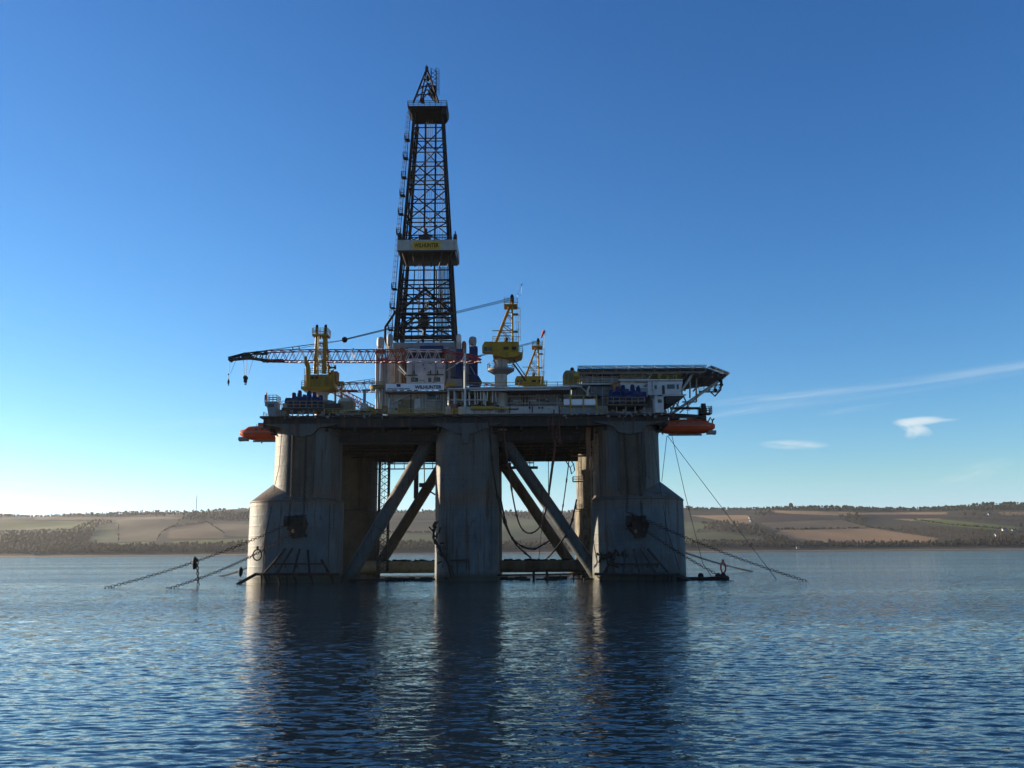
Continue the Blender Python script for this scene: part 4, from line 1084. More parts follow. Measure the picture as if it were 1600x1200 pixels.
# ------------------------------------------------------------------ substructure
sub = thing('drill_floor_house', 'white and grey drill floor block with stained walls beneath the derrick', 'drill floor', (W(665, 648, 186).x, 190, ZD))
b = MB(); b.pbox(614, 711, 534.5, 543, 188.5, .8); b.pbox(614, 624, 543.5, 560, 188.6, 2); b.pbox(702, 711, 543.5, 560, 188.6, 2); b.build('floor_beam', 'grey', sub)
b = MB(); z = W(660, 548, 190).z; b.box(W(608, 548, 190).x, W(716, 548, 190).x, 190, 208, z, z + .5)
for px in (616, 640, 690, 708):
    x = W(px, 600, 192).x; b.box(x - .45, x + .45, 191.8, 192.7, ZD, z - .003); b.box(x - .45, x + .45, 205, 206, ZD, z - .003)
for pa, pb in ((618, 640), (640, 618), (690, 708), (708, 690)): b.tube(W(pa, 600, 193), W(pb, 550, 193), .25, 6)
b.build('drill_floor_frame', 'darkgrey', sub)
b = MB(); b.pbox(656, 693, 540, 546, 187.6, .8); b.build('floor_winch_house', 'darkblue', sub)
b = MB(); b.pbox(635, 695, 560, 600, 184.5, 6); up = up_drill = b.build('driller_cabin', 'white', sub)
b = MB()
for a, c, d, e in ((642, 653, 590, 596.5), (669, 674, 590, 597), (678, 688, 589.5, 596.5)): b.pbox(a, c, d, e, 184.42, .06)
b.build('window', 'glass', up)
b = MB()
for a in (646, 672, 683): b.pbox(a, a + 1.4, 578.5, 584, 184.1, .3)
b.pbox(636, 652, 585.5, 586.3, 184.0, .45); b.pbox(667, 693, 584.6, 585.6, 184.0, .45); b.build('flood_lamp', 'black', up)
b = MB()
for a in (650, 665, 680): b.pbox(a, a + .5, 562, 598, 184.46, .03)
b.build('panel_seam', 'grey', up)
b = MB(); b.pbox(612, 634, 545, 600, 187, 5); b.build('side_wall', 'brown', sub)
b = MB(); b.pbox(696, 722, 546, 600, 187.5, 5); b.build('side_panel', 'bluegrey', sub)
b = MB(); b.pbox(619, 627, 549, 600, 186.6, .35); b.pbox(700, 704, 560, 600, 187.1, .35); b.build('wall_conduit', 'offwhite', sub)
b = MB(); b.pbox(603, 699, 612, 646, 182.5, 9); lo = b.build('lower_cabin', 'offwhite', sub)
b = MB(); b.pbox(602, 697, 610.6, 613.4, 181.2, 10); b.build('cabin_roof', 'darkgrey', lo)
b = MB(); b.pbox(622, 647, 624, 646, 182.4, .08); b.build('door', 'tan', lo)
b = MB(); b.pbox(648, 657, 623, 646, 182.4, .08); b.build('door', 'white', lo)
b = MB(); b.pbox(668, 687, 616, 624, 182.42, .06); b.build('window', 'glass', lo)
b = MB()
for px in (610, 659, 664, 692): b.pbox(px, px + 1.2, 613.5, 646, 181.9, .3)
b.pbox(666, 692, 625, 626, 181.9, .5); b.tube(W(612, 630, 182.2), W(640, 617, 182.2), .18, 6); b.tube(W(668, 632, 182.2), W(690, 640, 182.2), .1, 6); b.tube(W(608, 622, 182.2), W(606, 645, 182.2), .3, 6); b.build('cabin_pipe', 'pipe', lo)
b = MB(); b.tube(W(624, 571, 183.5), W(635, 584, 183.5), .2, 6); b.tube(W(622, 576, 183.4), W(633, 586, 183.4), .1, 6); b.tube(W(697, 579, 183.5), W(712, 570, 183.5), .12, 6); b.build('stay_brace', 'white', sub)
b = MB(); b.pbox(698, 722, 592, 604, 184, 5); b.build('shale_shaker_house', 'grey', sub)
b = MB(); b.pbox(697, 712, 596.5, 602.5, 183.6, .38); b.build('yellow_panel', 'railyellow', sub)
for k in range(2):
    b = MB(); z = W(660, 600 + 10.5 * k, 183).z
# dark-blue pipe-handling panels on the right
b = MB(); b.pbox(712.5, 722, 545, 603, 186, 3); b.pbox(733, 746, 541, 604, 187, 2.5); b.prism_y([(W(738, 585, 186).x, W(738, 585, 186).z), (W(748, 590, 186).x, W(748, 588, 186).z), (W(753, 598, 186).x, W(753, 597, 186).z), (W(750, 605, 186).x, W(750, 605, 186).z), (W(735, 605, 186).x, W(735, 605, 186).z)], 185.5, 186.9)
b.build('wind_screen', 'darkblue', sub)
b = MB(); b.pbox(722.5, 733, 552, 603, 187.2, .3)
for py in (568, 583): b.pbox(722, 736, py, py + 1.2, 186.6, .5)
b.tube(W(735, 572, 186.4), W(745, 590, 186.4), .14, 5); b.build('screen_frame', 'grey', sub)
# railing in front of drill floor
b = MB(); z = W(660, 549, 186).z; b.rail([W(606, 552, 185), W(634, 552, 185)], 1.2, 1.5, .06); b.rail([W(695, 562, 184.5), W(712, 562, 184.5)], 1.2, 1.2, .06); b.build('railing', 'railyellow', sub)

# name banner on the rail in front of the block
b0, b1 = W(603, 609.8, 179.8), W(693.5, 599, 179.8)
ban = thing('name_banner', 'long white banner with dark blue lettering across the drill floor front', 'banner', ((b0.x + b1.x) / 2, 179.8, b0.z))
b = MB(); b.box(b0.x, b1.x, 179.75, 179.85, b0.z, b1.z); b.build('banner_sheet', 'signwhite', ban)
def zx(px, py): return W(px, py, 179.7)
b = MB(); c = zx(669, 604.7); add_text(b, 'WILHUNTER', (c.x, 179.72, c.z), (zx(0, 602).z - zx(0, 608).z) * .9, zx(690, 605).x - zx(648, 605).x); b.build('lettering', 'signblue', ban, smooth=False)
b = MB(); c = zx(622.5, 607.5); add_text(b, 'AWILCO DRILLING', (c.x, 179.72, c.z), .30, zx(640.5, 606).x - zx(605, 606).x); b.build('lettering', 'signblue', ban, smooth=False)
b = MB(); c = zx(623, 602.3); b.box(c.x - .38, c.x + .38, 179.71, 179.75, c.z - .28, c.z + .28); b.add([], []); b.box(c.x - .5, c.x - .15, 179.68, 179.71, c.z + .1, c.z + .32); b.build('emblem', 'signblue', ban)
b = MB(); b.box(b0.x - .1, b1.x + 2.6, 179.9, 180.1, b1.z + .0, b1.z + .12); b.box(b0.x - .1, b1.x + 2.6, 179.9, 184, b0.z - .35, b0.z - .15)
for k in range(12): x = b0.x + (b1.x - b0.x) * k / 11; b.tube((x, 180, b0.z - .2), (x, 180, b1.z), .06, 5)
b.build('banner_rail', 'grey', ban)

# vertical process tanks and pipes on the left of the block
def vessel(px, py0, py1, wpx, Y, mat, lab, legs, name='mud_gas_vessel'):
    a, c = W(px, py1, Y), W(px, py0, Y); r = wpx / 2 * .134; g = W(px, 645, Y)
    t = thing(name, lab, 'vessel', (a.x, Y, ZD))
    h = c.z - a.z; b = MB(); b.lathe((a.x, Y, 0), [(r * .3, a.z), (r * .85, a.z + h * .1), (r, a.z + h * .3), (r, a.z + h * .7), (r * .85, a.z + h * .9), (r * .3, c.z)], 16); b.build('tank', mat, t)
    b = MB()
    for k in range(legs):
        an = 6.28 * k / legs + .5; b.tube((a.x + r * .75 * math.cos(an), Y + r * .75 * math.sin(an), ZD), (a.x + r * .75 * math.cos(an), Y + r * .75 * math.sin(an), a.z + h * .3), .16, 6)
    b.build('pipe_leg', 'offwhite', t); return t, a, c, r
t, a, c, r = vessel(594.5, 526.5, 544, 12, 183, 'offwhite', 'pale domed tank on tall pipe legs at the left edge of the drill floor block', 4)
b = MB()
for px in (588, 591.5, 597, 602, 605.5): b.tube(W(px, 545, 182), W(px, 645, 182), .2, 7)
for px, w_ in ((599.5, .5), (606, .45)): b.tube(W(px, 560, 183), W(px, 645, 183), w_, 8)
b.build('riser_pipe', 'offwhite', t)
b = MB(); b.pbox(589, 601, 546, 551, 181.6, 1.2); b.pbox(592, 606, 560, 563, 181.5, .8); b.build('pipe_clamp', 'brown', t)
b = MB(); q = W(590, 604, 182); b.lathe((q.x, 183, q.z), [(1.6, -.5), (1.9, 0), (1.9, .25)], 12); b.rail([W(581, 604, 181), W(600, 604, 181)], 1.1, 1.0, .06); b.build('landing', 'tan', t)
t, a, c, r = vessel(609, 521.5, 541, 10, 187, 'grey', 'grey domed tank beside the left derrick foot', 4)
t, a, c, r = vessel(738.5, 526, 540, 13, 188, 'grey', 'dark round tank on the right of the drill floor above blue panels', 4)
t, a, c, r = vessel(717, 522, 538, 8, 187, 'white', 'small white tank at the right derrick foot', 4)
t, a, c, r = vessel(725, 533, 552, 8, 187, 'brown', 'small rusty vessel between two others right of the derrick foot', 3)

# white king post with an arm
p0, p1 = W(726.5, 648, 174), W(726.5, 552, 174)
t = thing('king_post', 'tall white vertical post with a short slanting arm right of the drill floor block', 'post', p0)
b = MB(); b.tube(p0, p1, .22, 12); b.build('post', 'white', t)
b = MB(); b.tube(W(726, 559, 174), W(712.5, 569.5, 174), .13, 8); b.tube(W(726, 568, 174), W(739, 568, 174), .07, 6); b.tube(W(726, 602, 174), W(739, 602, 174), .07, 6); b.build('arm', 'white', t)
# ------------------------------------------------------------------ cranes
CY = 178.0
pc = W(783, 648, CY); pc.z = ZD - 1
def build_crane():
    t = thing('pedestal_crane', 'yellow crane on a white pedestal right of the derrick, long lattice boom lying left', 'crane', pc, 'yellow pedestal cranes')
    P = lambda px, py, dy=0: W(px, py, CY + dy)
    b = MB(); zt = P(783, 563).z; b.lathe((pc.x, CY, 0), [(1.28, pc.z - 1.5), (1.28, P(0, 584).z), (1.28, zt - .6), (1.7, zt)], 24); b.build('pedestal', 'offwhite', t)
    z0, z1 = P(0, 583).z, P(0, 578).z
    b = MB(); b.lathe((pc.x, CY, 0), [(1.3, z0 - .5), (2.7, z1 - .35), (2.8, z1)], 24); rp = b.build('ring_platform', 'grey', t)
    b = MB(); pts = [(pc.x + 2.75 * math.cos(k * math.pi / 6), CY + 2.75 * math.sin(k * math.pi / 6), z1) for k in range(13)]; b.rail(pts, 1.15, 1.4, .05); b.build('railing', 'offwhite', rp)
    # machinery house
    b = MB(); xa, xb = P(754, 0).x, P(811, 0).x; zc0, zc1 = P(0, 556).z, P(0, 538.5).z
    xm = P(770, 0).x
    b.prism_y([(xm, zc0), (xb - .3, zc0), (xb, zc0 + .5), (xb, zc1 - .2), (xb - .3, zc1), (xm, zc1)], CY - 2.2, CY + 2.2); hs_ = b.build('machinery_house', 'yellow', t)
    b = MB(); b.prism_y([(xa, zc0 + .3), (xm - .004, zc0 + .05), (xm - .004, zc1 + .0), (xa + .5, zc1), (xa, zc1 - .9)], CY - 2.35, CY - .4); cb = b.build('operator_cab', 'yellow', t)
    b = MB(); b.pbox(756.5, 761.5, 542, 548.5, CY - 2.4, .06); b.pbox(763, 768, 542, 548.5, CY - 2.4, .06); w_ = b.build('window', 'glass', cb); 
    b = MB(); b.pbox(787, 795, 541.5, 546.5, CY - 2.26, .07); b.pbox(799.5, 806.5, 541.5, 546.5, CY - 2.26, .07); b.build('vent_grille', 'black', hs_)
    b = MB(); b.prism_y([(P(771, 0).x, zc0 - .004), (P(817, 0).x, zc0 - .004), (P(816, 0).x, P(0, 559).z), (P(806, 0).x, P(0, 563).z), (P(792, 0).x, P(0, 564.5).z), (P(771, 0).x, P(0, 561).z)], CY - 3.0, CY + 3.0); b.build('slewing_deck', 'yellow', t)
    b = MB(); x2 = P(817, 0).x; b.rail([(xb + .1, CY - 2.9, zc0), (x2, CY - 2.9, zc0), (x2, CY + 2.9, zc0), (xb + .1, CY + 2.9, zc0)], 1.1, 1.0, .05); b.rail([(xm, CY - 2.1, zc1), (xb, CY - 2.1, zc1), (xb, CY + 2.1, zc1)], 1.1, 1.3, .05); b.build('railing', 'railyellow', t)
    # A-frame tower
    b = MB(); fw = 1.15
    topz = P(0, 475).z
    for s in (-1, 1):
        b.tube((P(801.5, 0).x, CY + s * fw, zc1), (P(801, 0).x, CY + s * fw * .85, topz), .22, 8)
        b.tube((P(774, 0).x, CY + s * fw, zc1), (P(798, 0).x, CY + s * fw * .85, P(0, 478).z), .21, 8)
        for (a, c), (d, e) in (((793, 492), (801, 492)), ((786, 508), (801, 508)), ((779, 523), (801, 523)), ((786, 508), (801, 520)), ((793, 492), (801, 503)), ((783, 515), (798, 534))):
            b.tube((P(a, 0).x, CY + s * fw, P(0, c).z), (P(d, 0).x, CY + s * fw, P(0, e).z), .09, 5)
    for py in (486, 498, 510, 522): b.tube((P(801, 0).x, CY - fw, P(0, py).z), (P(801, 0).x, CY + fw, P(0, py - 6).z), .08, 5); b.tube((P(801, 0).x, CY + fw, P(0, py).z), (P(801, 0).x, CY - fw, P(0, py - 6).z), .08, 5)
    af = b.build('mast_frame', 'yellow', t)
    b = MB(); n = 12
    for s in (-.9, .9):
        b.prism_y([(P(801, 0).x + .42 * math.cos(k * math.pi / 6), P(0, 470).z + 1.0 * math.sin(k * math.pi / 6)) for k in range(12)], CY + s - .22, CY + s + .22)
    b.build('sheave', 'chain', af)
    b = MB(); b.box(P(788.5, 0).x, P(809.5, 0).x, CY - 1.6, CY + 1.6, P(0, 481.5).z, P(0, 479).z); z = P(0, 479).z; xq = (P(788.5, 0).x, P(809.5, 0).x); b.rail([(xq[0], CY - 1.6, z), (xq[1], CY - 1.6, z), (xq[1], CY + 1.6, z), (xq[0], CY + 1.6, z), (xq[0], CY - 1.6, z)], 1.25, 1.3, .055); b.build('mast_platform', 'yellow', t)
    b = MB(); b.ladder((P(807, 0).x, CY, zc1), (P(807, 0).x, CY, P(0, 482).z), .6, side=Vector((0, 1, 0)), cage=True, out=Vector((1, 0, 0)), step=.6)
    for py in (492, 519): b.box(P(800, 0).x, P(810, 0).x, CY - .8, CY + .8, P(0, py).z - .1, P(0, py).z)
    b.box(P(769.5, 0).x, P(800, 0).x, CY - 1.0, CY - .8, P(0, 519.6).z, P(0, 518.6).z); b.build('mast_ladder', 'railyellow', t)
    b = MB(); b.tube(P(790, 538.5), P(791, 528), .42, 8); b.build('winch_exhaust', 'black', hs_)
    # boom
    zmid = lambda px: 556.5 + (562 - 556.5) * max(0, (px - 690) / 62)
    secs = [(752, 690, 'boomred'), (690, 634, 'boomwhite'), (634, 592, 'boomred'), (592, 556, 'boomred'), (556, 546, 'boomwhite'), (546, 479, 'boomred'), (479, 463, 'boomwhite'), (463, 420, 'boomred')]
    bm_ = None
    for pa, pb, mt in secs:
        h0, h1 = (0.7, 2.3) if pa == 752 else (2.3, 2.3) if pb != 420 else (2.3, 2.0)
        b = MB(); b.truss(P(pa, zmid(pa)), P(pb, zmid(pb)), 2.0 if pa != 752 else 2.6, h0, 2.0, h1, max(1, int(round((pa - pb) / 13))), .125, .075)
        if bm_ is None: bm_ = b.build('boom', mt, t)
        else: b.build('boom_section', mt, bm_)
    b = MB(); b.truss(P(420, 556.5), P(384, 556), 2.0, 1.9, 1.4, .8, 4, .16, .09); b.truss(P(386, 556), P(357.5, 561), 1.2, 1.0, .7, .5, 5, .19, .13)
    for px, py in ((400, 549.5), (413, 549), (390, 556), (382, 556), (359, 561)): b.prism_y([(P(px, 0).x + .34 * math.cos(k * math.pi / 6), P(0, py).z + .36 * math.sin(k * math.pi / 6)) for k in range(12)], CY - .4, CY + .4)
    b.box(P(381, 0).x, P(393, 0).x, CY - .8, CY + .8, P(0, 559).z, P(0, 553.5).z)
    b.build('boom_tip', 'darkgrey', bm_)
    b = MB()
    for k in range(7): px = 408 + k * 5; b.box(P(px, 0).x, P(px + 4, 0).x, CY - .8, CY + .8, P(0, 563.5 + (k % 2) * .4).z, P(0, 560.5).z)
    b.box(P(395, 0).x, P(412, 0).x, CY - .5, CY + .5, P(0, 552).z, P(0, 550.5).z); b.build('boom_walkway', 'chain', bm_)
    b = MB()
    for px in (458, 468): b.tube(P(px, 547), P(px - 1, 542), .1, 5)
    for px in (552,): b.tube(P(px, 547), P(px, 544), .12, 5)
    b.build('wire_guide', 'darkgrey', bm_)
    # stay wires from the mast head to the floating block and on to the boom
    b = MB()
    for s in (-.8, -.3, .3, .8):
        b.tube(P(800, 467 + s * 2.5, s), P(541, 530 + s * 1.2, s), .045, 4)
    for s in (-.7, .7):
        b.tube(P(536, 531.5, s), P(415, 548 + s, s), .05, 4); b.tube(P(536, 532, s), P(452, 547, s), .05, 4)
    st = b.build('stay_wire', 'rope', t)
    b = MB(); b.ball(P(538.5, 530.8), .62, 8); b.prism_y([(P(534, 0).x, P(0, 531.6).z), (P(538, 0).x, P(0, 528.5).z), (P(538, 0).x, P(0, 533.5).z)], CY - .3, CY + .3); b.build('floating_block', 'black', st)
    # hook block and whip hook on their falls
    b = MB(); b.tube(P(380, 560, -.2), P(382, 588, -.1), .05, 4); b.tube(P(386, 559, .2), P(384.5, 588, .1), .05, 4); b.tube(P(396, 560), P(388.5, 584), .045, 4); b.tube(P(359, 563), P(357, 594), .045, 4); b.tube(P(369, 562), P(360, 584), .035, 4)
    fl = b.build('hoist_rope', 'rope', t)
    b = MB(); c = P(383.7, 590.5); b.prism_y([(c.x + .42 * math.cos(k * math.pi / 6), c.z + .5 * math.sin(k * math.pi / 6)) for k in range(12)], CY - .35, CY + .35); b.box(c.x - .28, c.x + .28, CY - .3, CY + .3, c.z - .95, c.z - .35)
    b.path([P(383.7, 597), P(384.6, 599), P(384.2, 601), P(382.9, 600.8), P(382.4, 599.6)], .12, 6); b.build('hook_block', 'black', fl)
    b = MB(); c = P(357, 597); b.lathe(c, [(.05, .7), (.22, .2), (.25, -.2), (.08, -.5)], 8); b.path([P(357, 600), P(357.8, 601.5), P(357, 602.6), P(356.3, 601.6)], .08, 5); b.ball(P(357, 585), .16, 6); b.build('whip_hook', 'black', fl)
    # instrument mast
    b = MB(); b.path([P(808.5, 480), P(808.5, 461)], .06, 5); b.path([P(808.5, 461), P(815, 460), P(815, 443)], .05, 5); b.path([P(809, 460), P(815, 444)], .035, 4); b.tube(P(812.5, 444), P(817.5, 444), .06, 5); b.build('instrument_mast', 'white', t)
    b = MB(); p, q = P(802.5, 570), P(821, 596)
    for s in (-1.3, -.5): b.tube(p + Vector((0, s, 0)), q + Vector((0, s, 0)), .12, 5); b.tube(p + Vector((0, s, 1)), q + Vector((0, s, 1)), .05, 5)
    for k in range(10): c = p.lerp(q, k / 9); b.box(c.x - .18, c.x + .18, CY - 1.3, CY - .5, c.z - .03, c.z + .03)
    b.build('access_stair', 'darkgrey', t)
    return t
crane = build_crane()
REF[:] = [500, 565]
# third crane, far side of the deck
f0 = W(801, 475, CY); f1 = W(841.5, 540, 226)
copy_tree(crane, loc=Vector((pc.x + f1.x - f0.x, 226, pc.z + f1.z - f0.z)), rz=0, label='smaller far yellow crane rising behind the deck, right of the white pedestal crane', skip=('hook_block', 'whip_hook', 'hoist_rope', 'instrument_mast'))
# left crane: same machine turned so that its boom points away across the deck
l1 = W(499.5, 585, 177); dz = W(783, 538.5, CY).z - l1.z
lc = Vector((l1.x, 179.5, pc.z - dz))
cl = copy_tree(crane, loc=lc, rz=R(-90), label='yellow crane left of the derrick seen end-on above blue winches, tower front facing', skip=('boom', 'stay_wire', 'hoist_rope', 'instrument_mast', 'access_stair', 'operator_cab', 'slewing_deck', 'machinery_house', 'railing'))
ROOTLOC[cl.name] = Vector((0, 0, 0))
cl_root = cl; rel = lambda p: cl.rotation_euler.to_matrix().inverted() @ (Vector(p) - lc)
def build_rot(b, name, mat):
    b.v = [tuple(rel(v)) for v in b.v]; return b.build(name, mat, cl)
b = MB(); b.truss((l1.x + 1, 183, W(0, 600, 179).z), (l1.x + 5, 219, W(0, 600, 179).z + .5), 1.8, .8, 1.6, 1.8, 12, .11, .07); build_rot(b, 'boom', 'boomred')
b = MB(); b.pbox(475, 522, 585, 605, 177, 3.8); build_rot(b, 'machinery_house', 'yellow')
b = MB()
for px in (484, 491, 498.5, 506, 513.5): b.pbox(px, px + .8, 586, 604, 176.85, .14)
b.pbox(475, 522, 594.5, 595.3, 176.85, .14); build_rot(b, 'wall_rib', 'yellow')
b = MB(); b.pbox(507.5, 512.5, 589, 603, 176.9, .09); build_rot(b, 'door', 'brown')
b = MB(); b.pbox(486, 490, 588, 592, 176.9, .09); b.pbox(493, 497, 588, 592, 176.9, .09); build_rot(b, 'vent_grille', 'black')
b = MB(); b.pbox(516, 527, 580, 598, 178, 2.2); b.tube(W(520, 598, 177.8), W(520, 578, 177.8), .12, 5); b.tube(W(525, 596, 177.8), W(525, 583, 177.8), .2, 6); build_rot(b, 'winch_house', 'brown')
b = MB(); b.pbox(470, 524, 603, 607.5, 176.4, 4.4); b.prism_y([(W(472, 0, 176.6).x, W(0, 606, 176.6).z), (W(523, 0, 176.6).x, W(0, 606, 176.6).z), (W(515, 0, 176.6).x, W(0, 610, 176.6).z), (W(480, 0, 176.6).x, W(0, 610, 176.6).z)], 176.6, 180); build_rot(b, 'slewing_deck', 'yellow')
b = MB(); b.path([W(480, 606, 176.2), W(480, 575, 176.2), W(477.6, 567, 176.2), W(477.6, 557, 176.2)], .3, 8); b.path([W(483, 606, 176.2), W(483, 572, 176.2), W(480.5, 565, 176.2)], .22, 8); build_rot(b, 'exhaust_pipe', 'yellow')
b = MB()
for px in (494.5, 505.5):
    b.box(W(px - 1.6, 0, 176.8).x, W(px + 1.6, 0, 176.8).x, 176.6, 177.1, W(0, 584, 177).z, W(0, 524, 177).z)
    b.box(W(px - 1.0, 0, 176.8).x, W(px + 1.0, 0, 176.8).x, 176.6, 177.1, W(0, 524, 177).z, W(0, 513.5, 177).z)
build_rot(b, 'tower_leg', 'yellow')
b = MB(); b.ladder(W(500, 584, 176.5), W(500, 526, 176.5), .75, step=.5, r=.06); build_rot(b, 'tower_ladder', 'white')
b = MB(); b.rail([W(471, 604, 176.5), W(523, 604, 176.5)], 1.2, 1.1, .055); b.rail([W(476, 585, 177), W(521, 585, 177)], 1.2, 1.1, .055); build_rot(b, 'front_railing', 'railyellow')
b = MB(); b.tube(W(507, 535, 178), W(519, 574, 180), .04, 4); b.tube(W(509, 535, 178), W(523, 574, 180), .04, 4); b.tube(W(514, 574, 180), W(524, 574, 180), .16, 6)
for px in (514.5, 523.5): b.tube(W(px, 571, 180), W(px, 577, 180), .24, 6)
b.ball(W(519, 582, 180), .45, 7); b.box(W(516, 0, 180).x, W(524, 0, 180).x, 179.5, 181, W(0, 596, 180).z, W(0, 583, 180).z); build_rot(b, 'boom_bridle', 'chain')
REF[:] = [783, 560]
# windsock on a thin pole
p = W(845, 600, 215); t = thing('windsock', 'small red and white windsock hanging limp on a thin pole above the far crane', 'windsock', p)
b = MB(); b.path([p, W(851, 530, 215), W(852, 516, 215)], .06, 5); b.tube(W(848, 516.3, 215), W(852, 516, 215), .05, 5); b.build('pole', 'offwhite', t)
b = MB(); b.tube(W(850, 517, 214.9), W(845.5, 528, 214.9), .42, 8, .2); b.build('sock', 'sock', t)
# tripod rest for the boom
b = MB()
for px in (524, 534): b.tube(W(px, 648, 179.5), W(px, 598, 179.5), .22, 6)
b.tube(W(522, 597.5, 179.5), W(537, 597.5, 179.5), .25, 6); b.tube(W(524, 640, 179.5), W(534, 615, 179.5), .1, 5); tag(b.build('boom_rest', 'yellow'), 'yellow two-legged boom rest standing right of the left crane', 'boom rest')

# ------------------------------------------------------------------ windlasses
REF[:] = [476, 625]
def windlass():
    c = W(476, 636, 173.8)
    t = thing('anchor_winch', 'cluster of dark blue anchor winches under the left crane behind a yellow railing', 'anchor winch', c, 'blue anchor winches')
    P = lambda px, py, dy=0: W(px, py, 174.4 + dy)
    b = MB(); b.box(P(447, 0).x, P(504, 0).x, 174, 178, c.z - .2, c.z + .5); b.build('bed_frame', 'darkblue', t)
    for px, top, wd in ((457, 612, 8), (466, 608.5, 7.5), (481, 609.5, 8.5), (489.5, 611.5, 7.5), (499.5, 616.5, 7)):
        b = MB(); x = P(px, 0).x; r = wd / 2 * .131; zt = P(0, top).z; zb = c.z + .4
        b.lathe((x, 175.4, 0), [(r * 1.15, zb), (r * 1.15, zb + (zt - zb) * .45), (r, zb + (zt - zb) * .6), (r * .85, zt - .25), (r * .55, zt)], 14); m = b.build('motor_housing', 'blue', t)
        b = MB(); b.lathe((x, 175.4, 0), [(r * 1.3, zb + (zt - zb) * .42), (r * 1.3, zb + (zt - zb) * .5)], 14); b.build('flange', 'darkblue', m)
    rng = random.Random(14); b = MB()
    for k in range(26):
        x = P(rng.uniform(448, 502), 0).x; z = c.z + rng.uniform(.2, 1.9); w_ = rng.uniform(.15, .5); b.box(x - w_, x + w_, 174.1 - rng.random() * .1, 174.9, z, z + rng.uniform(.25, 1.0))
    for k in range(10): x = P(rng.uniform(448, 502), 0).x; b.tube((x, 174.3, c.z + .3), (x + rng.uniform(-1, 1), 174.6, c.z + rng.uniform(1.4, 2.6)), .1, 5)
    b.build('gearbox', 'darkblue', t)
    for px, rr in ((452, 1.25), (473, 1.5), (494, 1.35)):
        b = MB(); x = P(px, 0).x; ring_ = [(175.2 + rr * math.sin(k * math.pi / 9), c.z + .9 + rr * math.cos(k * math.pi / 9)) for k in range(18)]
        b.prism_x(ring_, x - .8, x + .8); b.build('chain_drum', 'blue', t)
    return t, c
wl_, wc = windlass()
rc_ = W(979, 627, 173.8)
copy_tree(wl_, loc=rc_ , rz=0, label='cluster of bright blue anchor winches in front of the white accommodation on the right').scale = (-1, 1, 1)
REF[:] = [978, 625]
def winch_stage(px0, px1, py0, py1, lab):
    p = W((px0 + px1) / 2, py1, 172.6); t = thing('winch_platform', lab, 'platform', p, 'railed winch platforms')
    a, c = W(px0, py1, 172.6), W(px1, py1, 172.6); b = MB(); b.box(a.x, c.x, 172.5, 178.5, a.z - .35, a.z); b.build('floor', 'darkgrey', t)
    b = MB(); b.rail([a, c], W(0, py0, 172.6).z - a.z, 1.25, .06, 2); b.tube(a, c, .11, 6); b.build('railing', 'railyellow', t)
    b = MB()
    for k in range(5): x = a.x + (c.x - a.x) * k / 4; b.tube((x, 173, a.z - .3), (x, 173, ZD), .14, 6); b.tube((x, 177.5, a.z - .3), (x, 177.5, ZD), .14, 6)
    b.build('support_post', 'grey', t)
REF[:] = [476, 630]
winch_stage(440, 506, 626.5, 637.5, 'yellow-railed platform in front of the left blue winches')
REF[:] = [978, 625]
winch_stage(949, 1007, 620.5, 632, 'yellow-railed platform in front of the right blue winches')

# ------------------------------------------------------------------ winch control cabins at the two front corners
def ctl_cab(px0, px1, py0, py1, lab, mirror):
    a, c = W(px0, py1, 171.2), W(px1, py0, 171.2); t = thing('control_cabin', lab, 'cabin', ((a.x + c.x) / 2, 172.5, a.z), 'corner control cabins')
    b = MB(); h = c.z - a.z; w_ = c.x - a.x
    if mirror: b.prism_y([(a.x + .35 * w_, a.z), (c.x, a.z), (c.x, c.z), (a.x, c.z), (a.x, c.z - .25 * h), (a.x + .2 * w_, c.z - .35 * h)], 171.2, 174.2)
    else: b.box(a.x, c.x, 171.2, 174.2, a.z, c.z)
    b.build('cabin_wall', 'white' if not mirror else 'bluegrey', t)
    b = MB(); b.box(a.x - .12, c.x + .12, 171.0, 174.4, c.z + .002, c.z + .18); b.build('roof', 'white', t)
    b = MB(); b.box(a.x + .32 * w_, c.x - .2 * w_, 171.13, 171.2, c.z - .36 * h, c.z - .12 * h); b.build('window', 'glass', t)
    b = MB(); b.rail([(a.x, 171.2, c.z + .18), (c.x, 171.2, c.z + .18), (c.x, 174.2, c.z + .18), (a.x, 174.2, c.z + .18), (a.x, 171.2, c.z + .18)], 1.25, .9, .06) if mirror else b.box(a.x + .3, a.x + .7, 172, 172.4, c.z + .19, c.z + .6)
    b.build('railing' if mirror else 'roof_vent', 'offwhite', t); return t, a, c
t, a, c = ctl_cab(413, 432, 628.5, 650, 'blue-grey corner cabin with railed roof at the left end of the deck', True)
b = MB(); b.tube((a.x + .2, 171.4, c.z + .2), (a.x + .2, 171.4, c.z + 2.0), .12, 6); b.box(a.x - .1, a.x + .25, 171.1, 171.4, c.z + .4, c.z + 1.5); b.build('roof_light', 'sock', t)
ctl_cab(1024, 1036.5, 621, 644.5, 'white corner cabin with one dark window at the right end of the deck', False)

